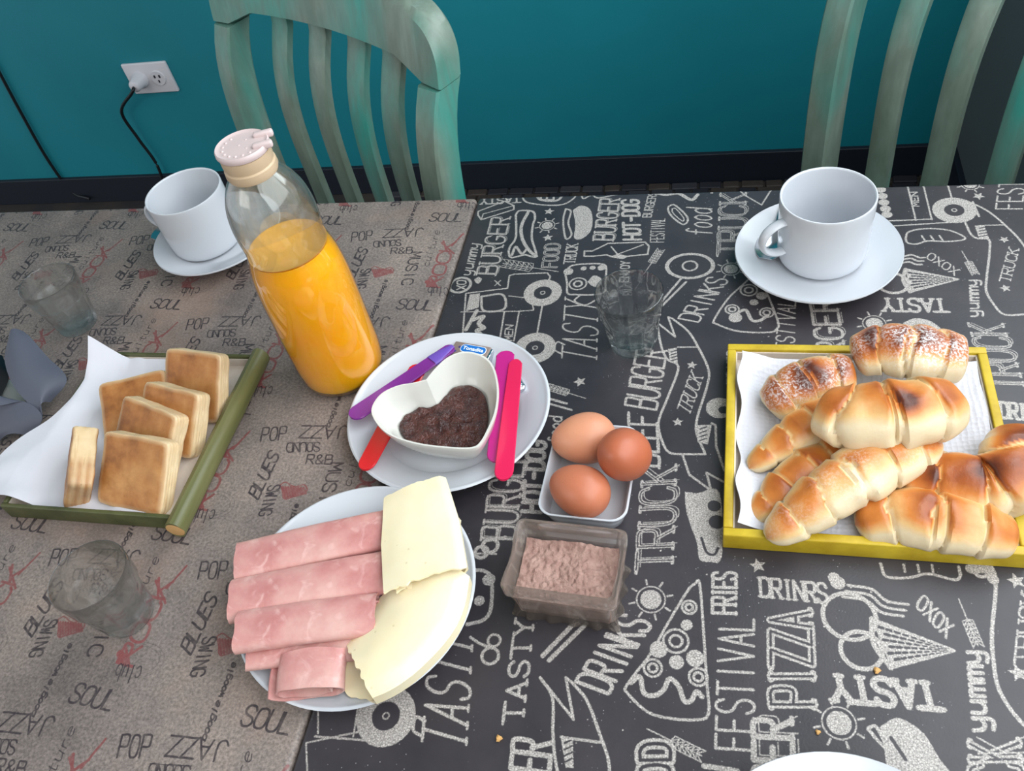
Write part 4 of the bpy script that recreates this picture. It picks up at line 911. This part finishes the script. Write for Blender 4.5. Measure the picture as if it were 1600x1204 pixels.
gr_ = [gring(.0372, .0248, .004, 0, .035), gring(.0382, .0258, .004, .002, .05), gring(.0366, .0242, .004, .0090, .03), gring(.0355, .0235, .004, .016), gring(.0370, .0250, .004, .030), gring(.0372, .0252, .004, .0345), gring(.0398, .0282, .005, .0375), gring(.0402, .0286, .005, .0480, 0, .006), gring(.0394, .0278, .005, .0498, 0, .0065), gring(.0376, .0258, .004, .0500, 0, .0065), gring(.0366, .0248, .004, .0485, 0, .006), gring(.0345, .0228, .003, .030), gring(.0330, .0214, .003, .008), gring(.0320, .0205, .003, .0062)]
ho_ = mk('glass_holder', loft(gr_), M_glass2); ho_.location = CC; ho_.rotation_euler = (0, 0, cr_); tag(ho_, 'moulded rectangular glass holder filled with cocoa powder', 'holder')
mc = NT('cocoa_powder'); mc.base(mc.ramp(mc.noise(120, 4, .6), [(.35, srgb(150, 116, 106)), (.7, srgb(182, 148, 136))])); mc.b.inputs['Roughness'].default_value = .95; mc.bump(mc.noise(260, 4, .65), .8, .003)
nx, ny = 72, 48; g = []
for i in range(nx+1):
    row = []
    for j in range(ny+1):
        x = -.0338+.0676*i/nx; y = -.0218+.0436*j/ny; e = max(abs(x)/.0338, abs(y)/.0218); q = Vector((x, y, 0))
        h = .0305+.0030*noise.noise(q*60)+.0022*abs(noise.noise(q*170+Vector((3, 0, 0))))+.0012*noise.noise(q*420)+.003*max(0, (y/.0218))**3
        row.append(Vector((x, y, h)))
    g.append(row)
V = [v for r in g for v in r]; Fc = [(i*(ny+1)+j, i*(ny+1)+j+1, (i+1)*(ny+1)+j+1, (i+1)*(ny+1)+j) for i in range(nx) for j in range(ny)]
per = [i*(ny+1) for i in range(nx+1)]+[nx*(ny+1)+j for j in range(1, ny+1)]+[i*(ny+1)+ny for i in range(nx-1, -1, -1)]+[j for j in range(ny-1, 0, -1)]
b0_ = len(V)
for k in per: V.append(Vector((V[k].x*.955, V[k].y*.95, .0066)))
for k in range(len(per)): Fc.append((per[k], per[(k+1) % len(per)], b0_+(k+1) % len(per), b0_+k))
Fc.append(tuple(range(b0_, b0_+len(per))))
co = mk('cocoa_powder', (V, Fc), mc.m); co.location = CC+Vector((0, 0, 0)); co.rotation_euler = (0, 0, cr_); tag(co, 'pinkish-brown cocoa powder filling the glass holder', 'cocoa', kind='stuff')

# ------------------------------------------------------------------ trays
def m_wood(name, c1, c2, rough=.5, sc_=(1, 1, 1)):
    t = NT(name); mp = t.add('ShaderNodeMapping'); mp.inputs['Scale'].default_value = sc_; t.link(t.coord(), mp.inputs[0])
    t.base(t.ramp(t.noise(40, 4, .6, mp.outputs[0]), [(.35, c1), (.7, c2)])); t.b.inputs['Roughness'].default_value = rough; t.bump(t.noise(120, 3, .5, mp.outputs[0]), .2, .0008); return t.m
M_yel = m_wood('yellow_painted_wood', srgb(176, 146, 20), srgb(206, 178, 44)); M_cream = m_wood('cream_tray_interior', srgb(206, 192, 178), srgb(222, 210, 198), .6)
def tray(name, label, x0, x1, y0, y1, h, w, mout, mtop, nm='side_board'):
    t = thing(name, label, 'tray', ((x0+x1)/2, (y0+y1)/2, TZ)); cx, cy = (x0+x1)/2, (y0+y1)/2; hx, hy = (x1-x0)/2, (y1-y0)/2
    mk('tray_floor', box(-hx+w*.6, hx-w*.6, -hy+w*.6, hy-w*.6, .001, .006), M_cream, t, smooth=False, label='cream inner floor')
    for q in ((-hx, hx, -hy, -hy+w), (-hx, hx, hy-w, hy)): mk(nm, box(*q, 0, h, .0012), mout, t)
    for q in ((-hx, -hx+w), (hx-w, hx)): mk(nm, box(q[0], q[1], -hy+w+.0002, hy-w-.0002, 0, h, .0012), mout, t)
    for q in ((-hx+w, hx-w, -hy+w, -hy+w+.0012), (-hx+w, hx-w, hy-w-.0012, hy-w)): mk('inner_lining', box(*q, .006, h-.003), M_cream, t, smooth=False, label='cream inner lining')
    for q in ((-hx+w, -hx+w+.0012), (hx-w-.0012, hx-w)): mk('inner_lining', box(q[0], q[1], -hy+w+.0015, hy-w-.0015, .006, h-.003), M_cream, t, smooth=False, label='cream inner lining')
    return t
TX0, TX1, TY0, TY1 = .2780, .4790, -.4300, -.2395
tray('wooden_tray', 'square yellow painted wooden tray full of croissants', TX0, TX1, TY0, TY1, .018, .0070, M_yel, None)
GX0, GX1, GY0, GY1 = -.3400, -.1640, -.4485, -.2620
M_grn = m_wood('olive_green_bamboo', srgb(88, 90, 50), srgb(124, 122, 80), .4, (1, .1, 1)); M_grn2 = m_wood('dark_green_painted_wood', srgb(66, 70, 38), srgb(90, 92, 54), .5)
gt = tray('bamboo_tray', 'green bamboo-edged tray holding square layered biscuits', GX0, GX1, GY0, GY1, .018, .004, M_grn2, None)
# thick split-bamboo edge on the right side
cg = Vector(((GX0+GX1)/2, (GY0+GY1)/2, TZ)); pth = [Vector((GX1-cg.x+.002, GY0-cg.y-.008+i*(GY1-GY0+.011)/24, .0128)) for i in range(25)]
rb = [.0102*(1+.05*math.exp(-((i-16)/1.2)**2)) for i in range(25)]
shp = [(math.cos(2*PI*k/20)*(1+.05*(k % 2)), math.sin(2*PI*k/20)*(1+.05*(k % 2))) for k in range(20)]
shp = [(a, b) for a, b in shp]
ba = mk('bamboo_edge', tube(pth, [(r*.78, r*1.0) for r in rb], shape=shp), M_grn, gt, label='rounded olive bamboo edge')
mk('cut_end', lathe([(0, .0002), (.006, .0002), (.0085, -.0004)], 20), plain('raw_wood_end', srgb(206, 160, 104), .6), ba, label='raw cut end').matrix_local = Matrix.Translation((pth[0].x, pth[0].y-.0003, .0128)) @ Matrix.Rotation(PI/2, 4, 'X')

# napkins
def m_paper(name, quilt):
    t = NT(name); t.base(srgb(212, 211, 218)); t.b.inputs['Roughness'].default_value = .85; t.b.inputs['Specular IOR Level'].default_value = .2
    t.b.inputs['Subsurface Weight'].default_value = .1; t.b.inputs['Subsurface Radius'].default_value = (.004, .004, .004)
    if quilt:
        vo = t.add('ShaderNodeTexVoronoi'); vo.inputs['Scale'].default_value = 260; vo.inputs['Randomness'].default_value = .25; t.link(t.coord(), vo.inputs['Vector']); t.bump(vo.outputs['Distance'], .5, .0015)
    else: t.bump(t.noise(160, 3), .25, .0008)
    return t.m
M_nap = m_paper('quilted_napkin_paper', True); M_nap2 = m_paper('thin_napkin_paper', False)
def napkin(fn, n, m, mat, label, o):
    g = [[fn(i/n, j/m) for j in range(m+1)] for i in range(n+1)]
    q = mk('napkin', sheet(g, .0006), mat, origin=o); tag(q, label, 'napkin', 'paper napkins lining the trays'); return q
def napR(s, t):
    x = TX0+.010+(TX1-TX0-.020)*s; y = TY0+.0095+(TY1-TY0-.024)*t; z = .0085
    el = max(0, .16-s)/.16; z += .013*el**1.3*(.7+.5*math.sin(t*9+.6)); x += .002*el*math.sin(t*21)
    e2 = max(0, s-.80)/.20; z += .010*e2**1.4*(.9+.3*math.sin(t*11))
    e3 = max(0, t-.85)/.15; z += .012*e3*(1-s*.5); y -= .004*e3
    z += .0022*max(0, noise.noise(Vector((s*7, t*7, 1))))
    return Vector((x, y, TZ+z))
napkin(napR, 46, 46, M_nap, 'quilted white paper napkin under the croissants in the yellow tray', ((TX0+TX1)/2, (TY0+TY1)/2, TZ+.0085))
def napL(s, t):
    # s: left->right, t: near->far; spills over the left rim in front, stands up at the far left corner
    sp = 1/(1+math.exp((t-.45)*16)); right = GX1-.020-.055*t
    xl = (GX0+.0062)*(1-sp)+(GX0-.030)*sp; x = xl+(right-xl)*s; y = GY0+.0070+(GY1-GY0-.0128)*t; z = .0085
    d = x-(GX0+.0062)
    if d < .022: z += .0125*min(1, (.022-d)/.020)
    if d < -.002: z = max(z, .0215+.002*math.sin(t*9))
    c = max(0, t-.80)/.20*max(0, 1-s/.30); z += .020*c; z += .006*max(0, t-.90)/.10
    z += .0026*max(0, noise.noise(Vector((s*6, t*6, 4))))
    ed = max(0, .10-t)/.10; z += .004*ed*max(0, math.sin(s*9))
    return Vector((x, y, TZ+z))
napkin(napL, 46, 46, M_nap2, 'thin white paper napkin under the square biscuits, spilling over the left edge', ((GX0+GX1)/2, (GY0+GY1)/2, TZ+.0085))

# ------------------------------------------------------------------ biscuits
def m_biscuit():
    t = NT('baked_biscuit'); at = t.add('ShaderNodeAttribute'); at.attribute_name = 'bake'; sp = t.add('ShaderNodeSeparateColor'); t.link(at.outputs['Color'], sp.inputs[0])
    side = t.ramp(t.noise(60, 4), [(.3, srgb(220, 190, 146)), (.7, srgb(236, 212, 172))])
    lay = t.add('ShaderNodeTexNoise'); lay.inputs['Scale'].default_value = 60; lay.inputs['Detail'].default_value = 4; mp = t.add('ShaderNodeMapping'); mp.inputs['Scale'].default_value = (.35, 7, .35); t.link(t.coord(), mp.inputs[0]); t.link(mp.outputs[0], lay.inputs['Vector'])
    side = t.mix(t_fac(t, t.ramp(lay.outputs['Fac'], [(.34, (1, 1, 1)), (.44, (0, 0, 0))]), .35), side, srgb(178, 128, 72))
    crust = t.ramp(t.noise(24, 5, .6), [(.30, srgb(104, 56, 22)), (.46, srgb(168, 108, 54)), (.72, srgb(206, 152, 92))])
    t.base(t.mix(sp.outputs[0], side, crust)); t.b.inputs['Roughness'].default_value = .55; t.b.inputs['Subsurface Weight'].default_value = .08; t.b.inputs['Subsurface Radius'].default_value = (.006, .003, .001)
    ad = t.mix(.6, lay.outputs['Fac'], t.noise(180, 4)); t.bump(ad, .45, .0018); return t.m
M_bis = m_biscuit()
def biscuit(c, yaw, tilt, roll_, W, Hh, Tt, label, seed, bulge=.0, eb=0):
    """local x = width, z = height, y = thickness (layers stacked along y)"""
    n = 14; V = []; Fc = []; bake = []
    bm = bmesh.new(); bmesh.ops.create_cube(bm, size=2); bmesh.ops.subdivide_edges(bm, edges=bm.edges[:], cuts=n, use_grid_fill=True)
    for v in bm.verts:
        p = v.co.copy(); e = 13.0
        L = (abs(p.x)**e+abs(p.y)**e+abs(p.z)**e)**(1/e); p /= L
        q = Vector((p.x*W/2, p.y*Tt/2, p.z*Hh/2))
        wob = noise.noise(Vector((q.x*55, q.y*55, q.z*55))+Vector((seed*3.1, 0, 0)))
        layer = math.sin(q.y*1900+wob*5)*.0003 if abs(p.y) < .8 else 0
        dr_ = q.copy(); dr_.y = 0
        if dr_.length > 0: q += dr_.normalized()*(layer+.0010*wob)
        q.y *= 1+bulge*(1-(q.x/(W/2))**2)*(1-(q.z/(Hh/2))**2); q.y += .0008*noise.noise(Vector((q.x*90, seed, q.z*90)))*(1 if p.y > 0 else -1)
        v.co = q
        fy = abs(p.y); b = min(1, max(0, (fy-.80)/.18)); ed = min(1, max(0, (max(abs(p.x), abs(p.z))-.86)/.1))
        b = b*(1-.55*ed*(noise.noise(Vector((q.x*60, q.z*60, seed)))*.5+.5)); b = max(b, eb*min(1, max(0, (-q.x/(W/2)-.05)/.25))*(.75+.25*math.sin(q.y*900))); bake.append((b, b, b, 1))
    bmesh.ops.recalc_face_normals(bm, faces=bm.faces)
    vf = ([v.co.copy() for v in bm.verts], [[v.index for v in f.verts] for f in bm.faces]); bm.free()
    o = mk('square_biscuit', vf, M_bis, bake=bake); o.location = c
    o.rotation_euler = (Matrix.Rotation(yaw, 3, 'Z') @ Matrix.Rotation(tilt, 3, 'X') @ Matrix.Rotation(roll_, 3, 'Y')).to_euler()
    tag(o, label, 'biscuit', 'square layered biscuits in the bamboo tray'); return o
def bis_px(bl_, br__, W, Hh, Tt, tilt, label, seed, z0=.0095, roll_=0, bulge=0, yaw=None):
    """placed by its measured lower front corners"""
    a = T(*bl_, z0); b = T(*br__, z0); yw = math.atan2(b.y-a.y, b.x-a.x) if yaw is None else yaw; m = (a+b)/2
    n_ = Vector((-math.sin(yw), math.cos(yw), 0))
    # tilt about x: positive leans the top away (towards +y local is negative rot) 
    up = Vector((0, 0, 1))*math.cos(tilt)+n_*math.sin(tilt); th_ = n_*math.cos(tilt)-Vector((0, 0, 1))*math.sin(tilt)
    lift = max(0, math.sin(tilt))*Tt
    c = m+up*Hh/2+th_*Tt/2+Vector((0, 0, lift))
    return biscuit(c, yw, -tilt, roll_, W, Hh, Tt, label, seed, bulge)
def bis_top(tl, tr, zt, W, Hh, Tt, tilt, label, seed, bulge=0, yaw=None):
    a = T(*tl, zt); b = T(*tr, zt); yw = math.atan2(b.y-a.y, b.x-a.x) if yaw is None else yaw; m = (a+b)/2
    n_ = Vector((-math.sin(yw), math.cos(yw), 0)); up = Vector((0, 0, 1))*math.cos(tilt)+n_*math.sin(tilt); th_ = n_*math.cos(tilt)-Vector((0, 0, 1))*math.sin(tilt)
    return biscuit(m-up*Hh/2+th_*Tt/2, yw, -tilt, 0, W, Hh, Tt, label, seed, bulge)
dg_ = math.radians
bis_top((160, 671), (266, 691), .053, .070, .064, .017, dg_(50), 'square biscuit at the front, its browned face toward the camera', 1)
bis_top((187, 614), (280, 652), .053, .070, .060, .017, dg_(48), 'square biscuit just behind the front one', 2)
bis_top((222, 594), (312, 616), .054, .064, .060, .018, dg_(46), 'square biscuit third in the row with a dark browned patch', 3)
bis_top((256, 543), (346, 554), .057, .062, .064, .015, dg_(44), 'tallest square biscuit at the back right with pricked holes', 4)
bis_top((163, 592), (246, 582), .040, .066, .068, .016, dg_(60), 'smooth brown biscuit lying back against the napkin, second row left', 5, .3, dg_(20))
yw_ = dg_(116); a = T(124, 712, .046); up_ = Matrix.Rotation(yw_, 3, 'Z') @ Vector((0, -math.sin(dg_(34)), math.cos(dg_(34))))
biscuit(a-up_*.026+Vector((.0, .008, 0)), yw_, dg_(34), dg_(-12), .060, .050, .021, 'biscuit standing on edge at the left showing its pale layers', 6, 0, .75)

# ------------------------------------------------------------------ croissants
def m_dough():
    t = NT('glazed_croissant_crust'); at = t.add('ShaderNodeAttribute'); at.attribute_name = 'bake'; sp = t.add('ShaderNodeSeparateColor'); t.link(at.outputs['Color'], sp.inputs[0])
    nz = t.noise(45, 4, .6); ad = t.add('ShaderNodeMath', operation='MULTIPLY_ADD'); t.link(nz, ad.inputs[0]); ad.inputs[1].default_value = .36; t.link(sp.outputs[0], ad.inputs[2]); sb_ = t.add('ShaderNodeMath', operation='SUBTRACT'); t.link(ad.outputs[0], sb_.inputs[0]); sb_.inputs[1].default_value = .18
    c = t.ramp(sb_.outputs[0], [(.12, srgb(218, 198, 162)), (.36, srgb(216, 174, 116)), (.62, srgb(196, 118, 50)), (.85, srgb(150, 74, 26)), (1.0, srgb(84, 36, 18))])
    sg_ = t.ramp(t.noise(520, 3, .7), [(.46, (0, 0, 0)), (.60, (1, 1, 1))]); sf = t.mix(1.0, sg_, sp.outputs[1], 'MULTIPLY')
    c = t.mix(sf, c, srgb(226, 222, 222)); t.base(c); t.b.inputs['Roughness'].default_value = .36; t.b.inputs['Subsurface Weight'].default_value = .12; t.b.inputs['Subsurface Radius'].default_value = (.01, .005, .002)
    t.bump(t.noise(110, 4, .6), .35, .0014); return t.m
M_cro = m_dough()
def croissant(pts, radii, label, seed, dark=.0, sugar=0.0, ridges=6, flat=.82, spiral=1.0, burnt=None, spots=()):
    P = [T(x, y, z) for x, y, z in pts]; path = cr(P, 16); npth = len(path); m = 44
    # arc length
    Ls = [0]
    for a, b in zip(path, path[1:]): Ls.append(Ls[-1]+(b-a).length)
    V, bake, Fc = [], [], []; zmin = min(p.z for p in path)
    rr = np.interp(np.linspace(0, 1, npth), np.linspace(0, 1, len(radii)), radii)
    # smooth ends
    for i, p in enumerate(path):
        f = Ls[i]/Ls[-1]; t = (path[min(i+1, npth-1)]-path[max(i-1, 0)]).normalized(); s = t.cross(Vector((0, 0, 1))).normalized(); w = s.cross(t)
        endf = min(1, min(f, 1-f)/.07); R = rr[i]*math.sqrt(max(.0009, 1-(1-endf)**2))
        for k in range(m):
            a = 2*PI*k/m
            ph = f*ridges+spiral*.16*math.sin(a+.6)*(1 if f < .5 else -1)+.22*noise.noise(Vector((f*9, seed*1.7, math.cos(a)))); d = abs(f-.5); fr = (ph % 1.0) if f < .5 else (1-(ph % 1.0))
            step = (.90+.13*(fr**.6 if fr > .0 else 0))*(1-.10*math.exp(-(min(fr, 1-fr)/.06)**2))
            x = math.cos(a); z = math.sin(a)
            r_ = R*step
            q0 = p+s*x*r_*1.06+w*z*r_*(flat if z > 0 else flat*.82)
            q0 += (s*x+w*z)*R*.10*noise.noise(q0*60+Vector((seed*7.7, 0, 0)))
            V.append(q0)
            topn = z; b = -.03+.74*min(1, max(0, (topn-.34)/.58))**1.0*(0.6+.4*fr)+dark*(.10+.90*max(0, topn))+.22*noise.noise(q0*35+Vector((0, seed*2.2, 0)))
            if min(fr, 1-fr) < .07 and fr < .5: b *= .55
            b = b if topn > -.2 else b*.4
            for (sxp, syp, szp, srad, sval) in spots:
                dd = (q0-T(sxp, syp, szp)).length; b += sval*math.exp(-(dd/srad)**2)
            sgr = sugar*max(0, topn)*max(0, min(1, .55+1.2*noise.noise(q0*45+Vector((9, seed, 0)))))
            bake.append((max(0, min(1, b)), sgr, 0, 1))
    for i in range(npth-1):
        for k in range(m): Fc.append((i*m+k, i*m+(k+1) % m, (i+1)*m+(k+1) % m, (i+1)*m+k))
    Fc.append(tuple(range(m))); Fc.append(tuple((npth-1)*m+k for k in range(m)))
    o = mk('croissant', (V, Fc), M_cro, origin=(P[len(P)//2].x, P[len(P)//2].y, zmin-min(radii)*.7), bake=bake); tag(o, label, 'croissant', 'croissants piled in the yellow tray'); return o
croissant([(1172, 812, 0.011), (1215, 775, 0.015), (1265, 735, 0.018), (1330, 705, 0.018)], [.008, .015, .018, .017], 'croissant half hidden behind the long front-left one', 5, .10, ridges=5)
croissant([(1170, 732, 0.014), (1225, 692, 0.020), (1285, 655, 0.026), (1330, 632, 0.026)], [.007, .015, .019, .018], 'croissant horn at the left pointing down past the napkin', 4, .12, ridges=5)
croissant([(1202, 640, 0.022), (1240, 612, 0.028), (1290, 592, 0.030), (1335, 590, 0.028)], [.017, .021, .021, .017], 'sugar-dusted croissant at the back left with dark browned top', 3, .22, .8, 4, spots=[(1255, 588, .05, .014, .35)])
croissant([(1400, 752, 0.019), (1470, 752, 0.022), (1535, 765, 0.023), (1577, 745, 0.028), (1588, 705, 0.030), (1572, 672, 0.026)], [.016, .023, .025, .024, .022, .014], 'bent croissant at the right side, one horn pointing away', 7, .25, ridges=4)
croissant([(1336, 820, 0.016), (1400, 808, 0.020), (1470, 815, 0.022), (1535, 828, 0.021), (1590, 842, 0.017)], [.014, .021, .022, .021, .013], 'croissant in the front right corner of the tray', 8, .10, ridges=4)
croissant([(1198, 842, 0.022), (1240, 812, 0.026), (1300, 768, 0.032), (1370, 728, 0.036), (1430, 708, 0.036), (1472, 692, 0.034)], [.010, .016, .021, .021, .016, .006], 'long sugar-sprinkled croissant lying diagonally at the front left', 6, .06, .25, 6, spots=[(1330, 780, .05, .02, -.25), (1385, 745, .05, .02, -.3)])
croissant([(1332, 560, 0.038), (1380, 548, 0.042), (1440, 552, 0.044), (1510, 566, 0.040)], [.017, .022, .023, .020], 'big sugar-dusted dark croissant at the back right', 1, .26, .95, 4, spots=[(1440, 590, .05, .016, -.4), (1500, 590, .04, .012, -.4)])
croissant([(1282, 640, 0.044), (1330, 652, 0.050), (1390, 650, 0.052), (1445, 640, 0.052), (1488, 628, 0.046)], [.020, .026, .027, .026, .021], 'plump croissant on top of the pile with a dark burnt patch', 2, .02, 0, 4, spots=[(1415, 620, .078, .010, .7), (1350, 690, .05, .020, -.4), (1430, 690, .05, .020, -.4)])

# ------------------------------------------------------------------ grey paper decoration at the left edge
M_gp = plain('slate_grey_paper', srgb(80, 83, 96), .6); M_bk = plain('black_glossy_plastic', srgb(22, 24, 30), .25)
A0 = T(30, 640, 0); dec = thing('paper_decoration', 'slate grey folded paper decoration at the left edge beside the bamboo tray', 'decoration', (A0.x, A0.y, TZ))
def petal(px, zf, name, mat, label=None, curl=.008):
    ctr = [T(x, y, z) for x, y, z in px]; n = len(ctr)//2; g = []
    L1 = cr(ctr[:n], 6); L2 = cr(list(reversed(ctr[n:])), 6)
    for a, b in zip(L1, L2):
        row = []
        for j in range(11):
            f = j/10; q = a.lerp(b, f); q.z += curl*math.sin(PI*f); row.append(q)
        g.append(row)
    return mk(name, sheet(g, .0012), mat, dec, origin=tuple(dec.location), label=label)
petal([(16, 528, .050), (8, 560, .048), (20, 600, .040), (45, 630, .028), (66, 648, .018), (78, 628, .018), (104, 592, .022), (72, 556, .036), (48, 528, .048), (36, 518, .052)], 0, 'petal', M_gp)
petal([(-30, 596, .040), (-30, 640, .020), (-30, 690, .006), (0, 688, .006), (52, 682, .006), (66, 650, .020), (40, 628, .030), (0, 634, .036)], 0, 'petal', M_gp)
petal([(-25, 555, .030), (-25, 580, .028), (-25, 610, .020), (0, 622, .018), (14, 588, .024), (4, 556, .030)], 0, 'dark_core', M_bk, 'glossy black core', .004)
petal([(-5, 600, .014), (-8, 625, .010), (-8, 640, .006), (40, 636, .006), (36, 612, .010), (16, 594, .014)], 0, 'clear_wrap', plain('pale_wrap', srgb(180, 184, 180), .3), 'pale crumpled wrap', .004)
mk('base', lathe([(0, 0), (.020, 0), (.022, .003), (.012, .008), (.006, .020), (0, .022)], 24, cx=-.020, cy=-.002), M_gp, dec)

# ------------------------------------------------------------------ crumbs
M_crumb = plain('bread_crumb', srgb(206, 158, 96), .8)
for (x, y, r_, lb_) in ((1370, 1048, .0022, 'brown bread crumb below the ice cream drawing'), (1278, 1144, .0016, 'brown bread crumb beside the sun drawing near the bottom saucer'), (780, 1154, .0022, 'brown bread crumb on the black vinyl right of the ham plate')):
    p = T(x, y, 0); v_, f_ = lathe([(0, 0), (r_*.8, .0001), (r_, r_*.6), (r_*.6, r_*1.2), (0, r_*1.35)], 9, rf=lambda a, z, r: 1+.25*math.sin(a*3+z*900))
    o = mk('bread_crumb', (v_, f_), M_crumb); o.location = (p.x, p.y, TZ); tag(o, lb_, 'crumb')
